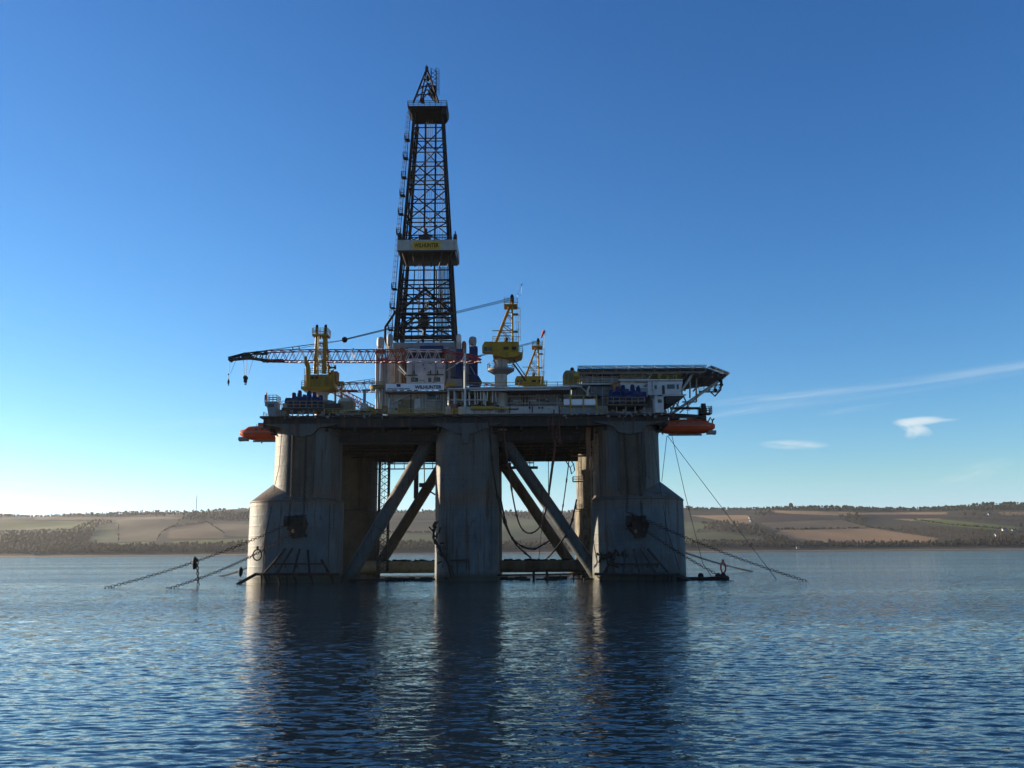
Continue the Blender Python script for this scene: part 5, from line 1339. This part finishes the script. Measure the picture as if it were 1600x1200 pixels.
# ------------------------------------------------------------------ lifeboats
def lifeboat(cx, cy, cz, L, sgn, lab):
    t = thing('lifeboat', lab, 'lifeboat', (cx, cy, cz), 'orange enclosed lifeboats')
    n = 22
    def stations(prof):
        vs, fs = [], []; m = None
        for i in range(n + 1):
            u = i / n; x = cx + sgn * (u - .5) * L; ring_ = prof(u); m = len(ring_); vs += [(x + sgn * dx, cy + y, cz + z * 1.24) for dx, y, z in ring_]
        for i in range(n):
            for k in range(m - 1): fs.append((i * m + k, i * m + k + 1, (i + 1) * m + k + 1, (i + 1) * m + k))
        fs += [tuple(range(m)), tuple(range(n * m, n * m + m))]
        return vs, fs
    def full(u): return max(.10, (1 - abs(2 * u - 1) ** 4.5)) ** .5
    def hull(u):
        w = 1.75 * full(u); kz = .1 + .9 * abs(2 * u - 1) ** 5; out = []
        for k in range(13):
            a = math.pi * k / 12; y = -w * math.cos(a); z = 1.35 - (1.35 - kz) * math.sin(a) ** .7; out.append((0, y, z))
        return out
    def canopy(u):
        w = 1.65 * full(u) ; h = (1.15 if .12 < u < .9 else .75) * full(u) ** .6; out = []
        for k in range(13):
            a = math.pi * k / 12; out.append((0, -w * math.cos(a), 1.40 + h * math.sin(a) ** .8))
        return out
    b = MB(); b.add(*stations(hull)); hl = b.build('hull', 'orange', t)
    b = MB(); b.add(*stations(canopy)); cn = b.build('canopy', 'orange', t)
    b = MB(); b.box(cx + sgn * L * .12 - .9, cx + sgn * L * .12 + .9, cy - .8, cy + .8, cz + 2.8, cz + 3.75); b.build('coxswain_turret', 'orange', cn)
    b = MB()
    for k in range(6): x = cx + sgn * (-.3 + k * .1) * L; b.box(x - .28, x + .28, cy - 1.68, cy - 1.5, cz + 2.1, cz + 2.45)
    b.build('window', 'glass', cn)
    b = MB(); pts = []
    for i in range(2, n - 1): u = i / n; pts.append((cx + sgn * (u - .5) * L, cy - 1.8 * full(u), cz + 1.70))
    b.path(pts, .1, 6); b.path([(x, 2 * cy - y, z) for x, y, z in pts], .1, 6); b.build('rubbing_strake', 'boatgrey', hl)
    b = MB(); e = cx + sgn * L * .46; b.box(min(e - sgn * .09 * L, e + sgn * .05 * L), max(e - sgn * .09 * L, e + sgn * .05 * L), cy - .9, cy + .9, cz + .05, cz + .75); b.tube((e + sgn * .05 * L, cy, cz + .3), (e + sgn * .02, cy, cz + .3), .4, 10)
    b.box(cx - L * .28, cx + L * .28, cy - .12, cy + .12, cz - .25, cz + .12); b.build('skeg', 'boatgrey', hl)
    b = MB()
    for k in (-.47, -.43): b.tube((cx + sgn * k * L, cy - .4, cz + 1.5), (cx + sgn * k * L, cy - .4, cz + 2.6), .12, 6)
    b.build('bow_post', 'boatgrey', cn); return t
REF[:] = [1070, 668]
def davit(cx, cy, cz, w_, sgn, lab):
    t = thing('lifeboat_davit', lab, 'davit', (cx, cy, cz), 'lifeboat davits')
    b = MB()
    for s in (-1, 1):
        x = cx + s * w_ * .33; b.tube((x, cy + 2.5, cz + 3.4), (x, cy - 1.2, cz + 3.4), .2, 6); b.tube((x, cy - .2, cz + 3.4), (x, cy - .2, cz + 1.9), .1, 6); b.tube((x, cy + 2.5, cz + 3.6), (x, cy + 2.5, cz + .4), .22, 6)
    b.tube((cx - w_ * .4, cy - 1.2, cz + 3.4), (cx + w_ * .42, cy - 1.2, cz + 3.4), .18, 6); b.build('arm', 'grey', t)
    b = MB(); b.box(cx - w_ * .45, cx + w_ * .40, cy + 1.9, cy + 3.4, cz + 2.9, cz + 3.1); b.rail([(cx - w_ * .45, cy + 1.9, cz + 3.1), (cx + w_ * .40, cy + 1.9, cz + 3.1)], 1.2, 1.2, .05); b.build('boarding_deck', 'darkgrey', t)
    return t
zl = W(1073, 679, 186).z
lb = lifeboat(W(1070, 668, 186).x, 186, zl, 12.6, 1, 'orange enclosed lifeboat hanging off the right end of the rig in shade')
lxl = W(376, 670, 186).x
lifeboat(lxl + 6.3, 186, W(402, 689, 186).z, 12.6, -1, 'sunlit orange enclosed lifeboat sticking out left of the left column')
davit(W(1066, 0, 186).x, 186, zl, 11.5, 1, 'grey davit frame and boarding deck over the right lifeboat')
davit(lxl + 6.8, 186, W(402, 689, 186).z - .6, 9, -1, 'pale davit frame over the left lifeboat')
t = thing('davit_tower', 'dark post with a railed cage at the outer end of the right lifeboat', 'access tower', W(1100, 657, 185))
b = MB(); q = W(1100, 657, 185); b.box(q.x - .45, q.x + .45, 184.6, 185.4, q.z, W(0, 631, 185).z); b.tube(W(1047, 638, 185), W(1094, 638, 185), .28, 8); b.tube(W(1093, 638, 185), W(1093, 648, 185), .25, 6); b.tube(W(1049, 649, 185), W(1100, 652, 185), .5, 8); b.build('post', 'darkgrey', t)
b = MB(); q = W(1101, 646.5, 185); b.box(q.x - 1.2, q.x + 1.3, 183.7, 186, q.z - .2, q.z); b.rail([(q.x - 1.2, 183.7, q.z), (q.x + 1.3, 183.7, q.z), (q.x + 1.3, 186, q.z), (q.x - 1.2, 186, q.z)], 1.4, .7, .06); b.build('cage', 'darkgrey', t)
b = MB(); b.path([W(1106, 660, 186), W(1110, 652, 186), W(1112, 656, 186)], .14, 5); b.path([W(1113, 663, 186), W(1113, 657, 186), W(1116, 654, 186)], .16, 5); b.box(W(1048, 0, 185).x, W(1062, 0, 185).x, 184, 186.5, W(0, 655, 185).z, W(0, 648, 185).z); b.build('release_gear', 'darkgrey', t)
b = MB(); b.tube(W(1074.5, 648, 184), W(1074.5, 626, 184), .06, 5)
for py in (630, 641): b.tube(W(1072, py, 184), W(1078, py, 184), .06, 5)
tag(b.build('aerial', 'darkgrey'), 'thin aerial with two crossbars above the right lifeboat', 'aerial')

# ------------------------------------------------------------------ helideck and accommodation
REF[:] = [1030, 590]
HZ = W(1015, 575, 182).z
hx0, hx1 = W(903, 0, 182).x, W(1128, 0, 191).x
hy0, hy1 = 182.0, 205.0; ct = 5.6
oct_ = [(hx0, hy0), (hx1 - ct, hy0), (hx1, hy0 + ct + 2), (hx1, hy1 - ct), (hx1 - ct, hy1), (hx0, hy1)]
hd = thing('helideck', 'flat eight-sided helicopter deck overhanging the right end of the rig on white struts', 'helideck', ((hx0 + hx1) / 2, 194, HZ))
b = MB(); b.prism_z(oct_, HZ - .45, HZ); b.build('landing_deck', 'grey', hd)
b = MB()
for k in range(9): y = hy0 + 1.2 + k * (hy1 - hy0 - 2.4) / 8; b.box(hx0 + .3, hx1 - (2.5 if 1 < k < 7 else 5.5), y - .12, y + .12, HZ - .95, HZ - .452)
for k in range(12): x = hx0 + 1.5 + k * 2.7; b.box(x - .12, x + .12, hy0 + .8, hy1 - .8, HZ - 1.25, HZ - .96)
b.build('deck_beam', 'grey', hd)
b = MB(); nb = MB()
for i in range(len(oct_)):
    p, q = Vector((*oct_[i], HZ)), Vector((*oct_[(i + 1) % len(oct_)], HZ)); d = (q - p).normalized(); o = Vector((d.y, -d.x, 0)); n = max(2, int((q - p).length / 2.6))
    if i == 5: continue
    pr = None
    for k in range(n + 1):
        c = p.lerp(q, k / n); e = c + o * 1.4 + Vector((0, 0, .25)); b.tube(c - Vector((0, 0, .35)), e, .09, 5); b.tube(c, c + o * .2 - Vector((0, 0, .9)), .07, 5)
        if pr:
            b.tube(pr, e, .075, 5); b.tube(pr.lerp(pc_, .5), e.lerp(c, .5), .045, 4); b.tube(pr, c, .045, 4)
            for q_ in range(1, 8): nb.tube(pr.lerp(e, q_ / 8), pc_.lerp(c, min(1, q_ / 8 + .12)) - Vector((0, 0, .5)), .05, 4); nb.tube(pr.lerp(e, q_ / 8), pc_.lerp(c, max(0, q_ / 8 - .12)) - Vector((0, 0, .5)), .05, 4)
        pr, pc_ = e, c
sn = b.build('net_outrigger', 'offwhite', hd); nb.build('safety_net', 'darkgrey', hd)
b = MB()
for px in (1039, 1057, 1086): b.tube(W(px, 575, 181.8), W(px, 572.4, 181.8), .12, 6)
b.build('deck_light', 'yellow', hd)
b = MB()
S = lambda a, c, r, Y=184.5, Y2=None: b.tube(W(*a, Y), W(*c, Y2 or Y), r, 8)
S((1122, 596), (1046, 649), .32, 190, 186); S((1083, 583), (1064, 611), .28, 184, 183); S((1046, 649), (1064, 608), .22); S((1078, 585), (1078, 622), .18, 186); S((1088, 588), (1088, 628), .2, 188); S((1066, 628), (1088, 628), .16, 187); S((1064, 611), (1078, 640), .16, 185); S((1092, 612), (1122, 612), .22, 190); S((1062, 636), (1046, 620), .14)
S((1062, 645), (1100, 612), .16, 196); S((1083, 583), (1088, 612), .14, 198); S((1056, 640), (1066, 612), .16, 196)
b.build('support_strut', 'offwhite', hd)
b = MB(); q = W(1123, 613, 190)
for px in (1106, 1114, 1122): b.tube(W(px, 612, 190), W(px + 5, 600, 190), .08, 5); b.tube(W(px + 6, 600, 190), W(px + 2, 613, 190), .08, 5)
b.path([W(1110, 612, 190), W(1117, 619, 190), W(1126, 609, 190), W(1128, 596, 190), W(1121, 592, 190)], .18, 6); b.tube(W(1104, 603, 190), W(1127, 601, 190), .12, 5)
for px, py in ((1126, 595), (1127, 601), (1118, 610)): b.ball(W(px, py, 190), .45, 7)
b.rail([W(1092, 612, 189), W(1124, 611, 189)], 1.1, 1, .05); b.build('fire_monitor_cage', 'darkgrey', hd)

acc = thing('accommodation_block', 'stained white accommodation block with pipes and windows under the helideck', 'accommodation block', (W(970, 640, 184).x, 186, ZD))
b = MB(); b.pbox(906, 1010, 580.5, 600, 185, 18); up = b.build('upper_storey', 'bluegrey', acc)
b = MB(); b.pbox(894, 1010, 601, 648, 184, 20); b.pbox(1010.2, 1040, 618, 648, 185, 18); b.build('lower_storey', 'bluegrey', acc)
b = MB(); b.pbox(893, 969, 598.6, 601, 180.5, 6); b.pbox(967, 1067, 592, 595, 178.6, 7); b.pbox(1036, 1070, 616.4, 618.6, 177.8, 7); b.build('deck_edge_plate', 'white', acc)
b = MB(); b.pbox(970, 1058, 595, 617, 179.3, 5); cab_ = b.build('front_cabin', 'white', acc)
b = MB(); b.prism_y([(W(1012, 617, 178.8).x, W(0, 617, 178.8).z), (W(1063, 617, 178.8).x, W(0, 617, 178.8).z), (W(1067, 600, 178.8).x, W(0, 596, 178.8).z), (W(1012, 596, 178.8).x, W(0, 596, 178.8).z)], 178.8, 182.5); cb2 = b.build('bridge_cabin', 'white', acc)
b = MB(); b.pbox(1042.5, 1054, 600.5, 607.5, 178.72, .08); b.pbox(1057.5, 1060.5, 600.5, 608, 178.72, .08); b.build('window', 'glass', cb2)
b = MB()
for px in (973, 996, 1023): b.pbox(px, px + 3.2, 602, 608, 179.2 if px < 1010 else 178.74, .08)
b.build('window', 'glass', cab_)
b = MB(); b.pbox(1035, 1038.5, 602, 616, 178.7, .09); b.build('door', 'darkgrey', cb2)
b = MB(); b.prism_y([(W(1036, 0, 180).x, W(0, 619, 180).z), (W(1069, 0, 180).x, W(0, 619, 180).z), (W(1047, 0, 180).x, W(0, 634, 180).z), (W(1037, 0, 180).x, W(0, 634, 180).z)], 178, 184.5); b.build('cantilever_bracket', 'darkgrey', acc)
b = MB(); b.pbox(918, 957, 604, 619, 181.5, 2.5); b.build('locker', 'bluegrey', acc)
b = MB()
for py in (584, 588.5, 592, 596): b.tube(W(908, py, 184.6), W(random.uniform(950, 1005), py, 184.6), .09, 5)
for px in (909, 926, 941, 957, 972, 990, 1003): b.tube(W(px, 577, 184.4), W(px, 600, 184.4), .11, 5)
b.tube(W(1018, 585, 183), W(1012, 592, 183), .12, 5); b.tube(W(880, 601.5, 178.5), W(909, 604, 178.5), .2, 8); b.path([W(730, 606.5, 175.5), W(907, 604, 178), W(921, 617, 178)], .16, 8); b.path([W(921, 603.5, 180), W(918, 610, 180), W(920, 620, 180)], .22, 8); b.tube(W(1021, 596, 178.5), W(1021, 610, 178.5), .2, 8)
b.build('wall_pipe', 'pipe', acc)
b = MB(); z = W(0, 600, 184).z; b.rail([W(893, 599, 180.6), W(966, 599, 180.6)], 1.15, 1.4, .06); b.build('walkway_railing', 'offwhite', acc)
b = MB(); b.rail([W(970, 592, 179), W(1064, 592, 179)], 1.1, 1.5, .05)
for px in (1030, 1043, 1056): b.pbox(px, px + 2.0, 584 + (px % 5), 591.9, 181, 2)
b.build('roof_gear', 'railyellow', acc)
b = MB(); b.path([W(953, 602, 179.4), W(966, 597, 179.4), W(970, 592, 179.4), W(971, 587, 179.4)], .22, 6); b.pbox(958, 969, 600, 619, 178.5, 2); b.build('rusty_machinery', 'brown', acc)
b = MB(); b.pbox(1001, 1012, 606, 620, 177, 2.5); b.build('generator_housing', 'grey', acc)
REF[:] = [890, 600]
# yellow tank by the accommodation
t = thing('fuel_tank', 'tan-yellow canvas-covered tank unit with a black ball on top, left of the accommodation', 'tank', W(893, 603, 180))
b = MB(); p, q = W(881, 604, 180), W(905, 578.5, 180); b.prism_y([(p.x, p.z), (p.x, q.z - .5), (p.x + .5, q.z), (q.x - 1.0, q.z), (q.x - .5, q.z - .4), (q.x - .5, p.z)], 180, 184); b.build('tank', 'tan', t)
b = MB(); b.ball(W(894, 577, 181), .42, 8); b.tube(W(894, 581, 181), W(894, 577, 181), .15, 6); b.build('vent_ball', 'black', t)
b = MB()
for px in (882, 887.5, 895.5, 904): b.tube(W(px, 606, 179.7), W(px, 583, 179.7), .12, 5)
b.tube(W(880, 594.5, 179.7), W(914, 594.5, 179.7), .1, 5); b.tube(W(896, 587, 179.6), W(905, 587, 179.6), .7, 8); b.build('frame', 'railyellow', t)

REF[:] = [800, 615]
# ------------------------------------------------------------------ right-hand upper deck between drill floor and accommodation
ud = thing('upper_deck', 'grey upper deck with pipe racks and railings between drill floor and accommodation', 'deck structure', (W(800, 640, 176).x, 186, ZD))
ux0, ux1 = W(698, 0, 174).x, W(892, 0, 174).x; uz = W(800, 605.5, 174).z
b = MB(); b.box(ux0, ux1, 174.5, 214, uz - .45, uz); b.build('deck_plate', 'grey', ud)
b = MB(); b.pbox(781, 892, 608.3, 645, 179.5, 10); b.build('deck_wall', 'bluegrey', ud)
b = MB(); b.pbox(698, 781, 608.3, 645, 184, 3); b.build('deck_wall', 'grey', ud)
b = MB(); b.pbox(716, 884, 634.5, 647, 173.4, .35); b.build('bulwark', 'offwhite', ud)
b = MB(); rng = random.Random(33)
for px in (701, 710, 722, 733, 742, 746, 751, 755, 757, 762, 770, 774): b.tube(W(px, 609, 175.5), W(px + rng.uniform(-2, 2), rng.uniform(626, 640), 175.5), rng.uniform(.08, .18), 6)
for px in (701, 710): b.tube(W(px, 608, 175.2), W(px, 648, 175.2), .2, 6)
b.tube(W(700, 625, 175.4), W(760, 625, 175.4), .14, 6); b.build('riser_pipe', 'pipe', ud)
b = MB()
for px, w_ in ((705, 3), (713, 4), (745, 6), (753, 4), (764, 7), (775, 5)): b.pbox(px, px + w_, 628 + px % 7, 645, 176.5, 1.2)
for k in range(16): q = W(rng.uniform(700, 780), rng.uniform(630, 642), 176); b.ball(q, rng.uniform(.2, .5), 6)
b.build('valve_cluster', 'darkgrey', ud)
b = MB()
for px in (802, 824): b.pbox(px, px + 14, 624.5, 627.2, 179.2, .28)
for py, pa, pb in ((619, 786, 868), (630, 790, 880), (613, 792, 890)): b.tube(W(pa, py, 179.2), W(pb, py, 179.2), .12, 6)
for px in (812, 823, 838, 851, 866): b.tube(W(px, 609, 179.1), W(px, 616 + px % 6, 179.1), .1, 5)
b.build('wall_pipe', 'pipe', ud)
b = MB()
for px in (826, 841, 846): b.pbox(px, px + 3, 635.8, 638.5, 173.3, .08)
b.build('scupper', 'black', ud)
b = MB(); z = uz; b.rail([(ux0 + 4, 174.7, z), (ux1, 174.7, z)], W(0, 597.5, 174.7).z - z, 2.6, .065, 2); b.build('railing', 'railyellow', ud)
b = MB(); b.rail([(ux0 + 6, 190, z), (ux1, 190, z)], 1.3, 2.2, .06, 2); 
for k in range(7): x = ux0 + 8 + k * 2.6; b.box(x, x + rng.uniform(.6, 1.6), 186, 188, z + .003, z + rng.uniform(.5, 1.3))
b.build('deck_gear', 'darkgrey', ud)
b = MB(); b.tube(W(790, 606.5, 174.3), W(890, 603.8, 174.3), .18, 8); b.tube(W(735, 610, 174.3), W(860, 608.6, 174.3), .14, 8); b.tube(W(700, 607.3, 174.3), W(760, 606.6, 174.3), .12, 8); b.build('edge_pipe', 'white', ud)
b = MB(); b.tube(W(736, 637.5, 173.1), W(771, 637.5, 173.1), .42, 10); b.tube(W(771, 637.5, 173.1), W(796, 638.5, 173.1), .2, 8); b.build('yellow_pipe', 'railyellow', ud)
# white panels with yellow posts, front right
t = thing('white_panel_screen', 'row of three white panels between yellow posts along the right deck edge', 'screen', W(906, 646, 173))
b = MB()
for pa, pb in ((881, 890.5), (892.5, 910.5), (913, 931)): b.pbox(pa, pb, 623.5, 632.5, 173, .12)
b.build('panel', 'signwhite', t)
b = MB()
for px in (891.5, 911.5, 932): b.tube(W(px, 619, 172.9), W(px, 646, 172.9), .17, 6)
b.tube(W(875, 634, 172.9), W(932, 634, 172.9), .13, 6); b.tube(W(880, 618.3, 172.9), W(932, 618.3, 172.9), .13, 6); b.build('yellow_post', 'railyellow', t)
b = MB(); b.pbox(876, 932, 637, 647, 173.3, .3); b.pbox(932, 948, 634, 648, 173.6, 1.5); b.build('kick_plate', 'grey', t)
REF[:] = [555, 635]
# deck-edge machinery, left of the drill floor
b = MB(); b.pbox(506, 532, 630, 648, 174.2, 3); tag(b.build('pump_skid', 'darkgrey'), 'low dark machinery skid beside the left crane foot at the deck edge', 'machinery')
t = thing('white_skid', 'dark skid with a white outlined edge at the deck front left of the drill floor', 'machinery', W(556, 648, 173))
b = MB(); b.pbox(535, 578, 640, 648, 173.2, 3); b.build('skid_body', 'darkgrey', t)
b = MB(); b.tube(W(536, 641, 173), W(577, 641, 173), .1, 5); b.tube(W(536, 647, 173), W(577, 647, 173), .1, 5); b.tube(W(536, 641, 173), W(536, 647, 173), .1, 5); b.pbox(537, 541, 642, 644, 173.05, .1); b.build('edge_trim', 'offwhite', t)
t = thing('deck_container', 'yellow-tan container with grey canvas top left of the drill floor', 'container', W(540, 638, 178))
b = MB(); b.pbox(529, 552, 627, 640, 178, 3); b.build('container_body', 'tan', t)
b = MB(); a, c = W(529, 627, 178), W(549, 621, 178); b.prism_y([(a.x, a.z + .004), (W(552, 0, 178).x, a.z + .004), (c.x, c.z), (a.x + .6, c.z)], 178, 181); b.build('canvas_top', 'offwhite', t)
t, a, c, r = vessel(515, 629, 640, 14, 175.5, 'grey', 'low grey dome on the deck right of the left blue winches', 3, 'dome_tank')
t, a, c, r = vessel(569, 630, 646, 12, 176.5, 'offwhite', 'pale round tank with a square post above, left of the drill floor', 3, 'dome_tank')
b = MB(); b.pbox(567, 571.5, 610, 631, 176.2, .5); b.pbox(566, 578, 608, 611, 176.2, .6); b.build('post', 'bluegrey', t)
b = MB(); b.pbox(441, 447, 630, 648, 173.5, 3); b.pbox(432, 441, 640, 648, 173.5, 3); tag(b.build('valve_station', 'offwhite'), 'pale pipework station next to the left corner cabin', 'machinery')
for pa, pb, top, mt, lab in ((575, 583, 637, 'yellow', 'small yellow crate on deck between the round tank and the drill floor'), (585, 596, 640, 'brown', 'low brown crate on deck at the left foot of the drill floor')):
    t = thing('storage_crate', lab, 'crate', W((pa + pb) / 2, 647, 175)); b = MB(); b.pbox(pa, pb, top, 647, 174.6, 2); b.build('crate_body', mt, t)
    b = MB(); b.pbox(pa - .4, pb + .4, top - .8, top - .05, 174.5, 2.2); b.build('lid', 'darkgrey', t)
REF[:] = [660, 640]
# clutter of sun-lit pipes, cylinders and posts at the foot of the drill floor
for k, (px, py, w_, h_, mt, nm, lab) in enumerate([(601, 647, 5, 14, 'brown', 'gas_bottle_rack', 'rusty bottle rack at the left corner of the lower white cabin'), (612, 647, 8, 9, 'offwhite', 'deck_locker', 'pale locker in front of the lower white cabin, left of the tan doors'), (700, 647, 9, 12, 'offwhite', 'deck_locker', 'pale locker right of the lower white cabin beside the valves'), (708, 647, 6, 16, 'brown', 'gas_bottle_rack', 'rusty bottle rack between the lower cabin and the king post'), (715, 647, 7, 9, 'tan', 'deck_locker', 'tan locker left of the white king post')]):
    t = thing(nm, lab, 'locker' if 'locker' in nm else 'bottle rack', W(px, py, 174.5))
    b = MB()
    if 'rack' in nm:
        for i in range(4): x = W(px, 0, 174.5).x + (i - 1.5) * .3; b.lathe((x, 174.5, 0), [(.14, W(0, py, 174.5).z), (.14, W(0, py - h_, 174.5).z - .2), (.05, W(0, py - h_, 174.5).z)], 8)
        b.build('gas_bottle', mt, t); b = MB(); b.pbox(px - w_ / 2, px + w_ / 2, py - h_ * .5, py - h_ * .4, 174.2, .1); b.pbox(px - w_ / 2, px + w_ / 2, py - .8, py, 174.1, .8); b.build('rack', 'railyellow', t)
    else:
        b.pbox(px - w_ / 2, px + w_ / 2, py - h_, py, 174.3, 1.2); b.build('body', mt, t); b = MB(); b.pbox(px - w_ / 2 - .4, px + w_ / 2 + .4, py - h_ - .8, py - h_ - .05, 174.2, 1.4); b.build('lid', 'grey', t)
# small fittings bolted to the cabin fronts: junction boxes, conduits, vents, ladders
def fittings(px0, px1, py0, py1, Y, n, seed, parent, mats=('grey', 'darkgrey', 'offwhite')):
    rng = random.Random(seed)
    for k in range(n):
        px, py = rng.uniform(px0, px1), rng.uniform(py0, py1); t = rng.random(); mt = rng.choice(mats); b = MB()
        if t < .4:
            a, c = rng.uniform(1, 4), rng.uniform(1, 3.5); b.pbox(px, min(px + a, px1 + 2), py, min(py + c, py1 + 2), Y - rng.uniform(.25, .6), .22); b.build('junction_box', mt, parent)
        elif t < .75:
            L = rng.uniform(5, 22); q = min(px + L, px1); b.path([W(px, py, Y - .2), W(q, py, Y - .2), W(q, py + rng.uniform(-7, 7), Y - .2)], rng.uniform(.05, .12), 5); b.build('conduit', mt, parent)
        else:
            b.tube(W(px, py0, Y - .25), W(px, py1, Y - .25), rng.uniform(.06, .14), 5)
            if t > .92: b.ladder(W(px + 1.5, py1, Y - .3), W(px + 1.5, py0, Y - .3), .5)
            b.build('riser', mt, parent)
fittings(783, 885, 610, 634, 179.5, 34, 1, ud); fittings(720, 880, 635, 645, 173.4, 14, 2, ud, ('grey', 'darkgrey')); fittings(700, 778, 612, 640, 177, 22, 3, ud, ('pipe', 'grey', 'railyellow', 'offwhite'))
fittings(908, 1004, 582, 598, 185, 20, 4, acc); fittings(896, 948, 604, 634, 181.4, 22, 5, acc); fittings(1006, 1034, 606, 640, 179.2, 14, 6, acc); fittings(972, 1036, 596, 604, 179.2, 8, 7, acc)
fittings(605, 697, 615, 644, 182.4, 22, 8, lo, ('offwhite', 'pipe', 'darkgrey', 'railyellow')); fittings(636, 693, 562, 596, 184.4, 12, 9, up_drill, ('grey', 'pipe')); fittings(697, 722, 548, 596, 187.4, 14, 10, sub, ('grey', 'darkgrey', 'pipe')); fittings(606, 634, 546, 598, 186.8, 16, 11, sub, ('pipe', 'brown', 'darkgrey'))
# machinery strewn along the front of the main deck
rng = random.Random(55)
for k in range(26):
    px = rng.choice((rng.uniform(436, 600), rng.uniform(505, 600), rng.uniform(932, 1022))); w_, h_ = rng.uniform(2, 7), rng.uniform(2.5, 9); b = MB()
    if k % 3 == 0: x = W(px, 640, 174.2).x; b.lathe((x, 174.2, ZD), [(w_ * .06, 0), (w_ * .065, h_ * .1), (w_ * .04, h_ * .128)], 10)
    elif k % 3 == 1: b.pbox(px, px + w_, 648 - h_, 648, 174, rng.uniform(.5, 1.5)); b.tube(W(px + 1, 648 - h_, 174.3), W(px + 1, 645 - h_, 174.3), .1, 5)
    else: b.path([W(px, 648, 173.8), W(px, 648 - h_, 173.8), W(px + w_, 648 - h_, 173.8), W(px + w_, 648, 173.8)], rng.uniform(.08, .18), 6)
    b.build('deck_fitting', rng.choice(('grey', 'offwhite', 'darkgrey', 'railyellow', 'pipe', 'brown')), rig)
# main-deck railing round the whole edge
for (pa, pb, mt) in ((506, 600, 'railyellow'), (600, 720, 'railyellow'), (932, 950, 'railyellow'), (1006, 1024, 'offwhite')):
    b = MB(); b.rail([W(pa, 648, 172.5), W(pb, 648, 172.5)], W(0, 639.5, 172.5).z - ZD, 1.6, .06, 3); b.build('edge_railing', mt, rig)
b = MB(); b.rail([(x0 - .4, 174.5, ZD), (x0 - .4, y1, ZD)], 1.15, 2.2, .06); b.rail([(x1 + .4, 174.5, ZD), (x1 + .4, y1, ZD)], 1.15, 2.2, .06); b.rail([(x0, y1, ZD), (x1, y1, ZD)], 1.15, 2.2, .06); b.build('edge_railing', 'offwhite', rig)
b = MB(); rng = random.Random(77)
for k in range(70):
    px = 436 + 164 * ((k * 0.618) % 1) if k % 2 else 880 + 160 * ((k * 0.618) % 1); py = rng.uniform(640, 651); b.pbox(px, px + rng.uniform(.8, 4), py, py + rng.uniform(1, 4), 172.0, .25)
b.build('edge_fitting', 'grey', rig)
b = MB()
for k in range(60):
    px = rng.uniform(436, 1040); p = W(px, rng.uniform(649, 655), 171.9); b.tube(p, p + Vector((rng.uniform(-1.5, 1.5), 0, rng.uniform(-.3, .3))), .07, 5)
b.build('edge_pipe', 'under', rig)
# ------------------------------------------------------------------ haze over the firth
HAZE = 1.9e-5
if HAZE:
    b = MB(); b.box(-7500, 7500, -60, 6400, -8, 420)
    m = bpy.data.materials.new('thin_haze'); m.use_nodes = True; nt = m.node_tree; nt.nodes.clear()
    o = nt.nodes.new('ShaderNodeOutputMaterial'); v = nt.nodes.new('ShaderNodeVolumePrincipled'); nt.links.new(v.outputs[0], o.inputs['Volume'])
    v.inputs['Color'].default_value = (0.86, 0.90, 0.95, 1); v.inputs['Density'].default_value = HAZE; v.inputs['Anisotropy'].default_value = 0.35
    M['haze'] = m; ob = b.build('haze', 'haze', smooth=False); ob['kind'] = 'stuff'
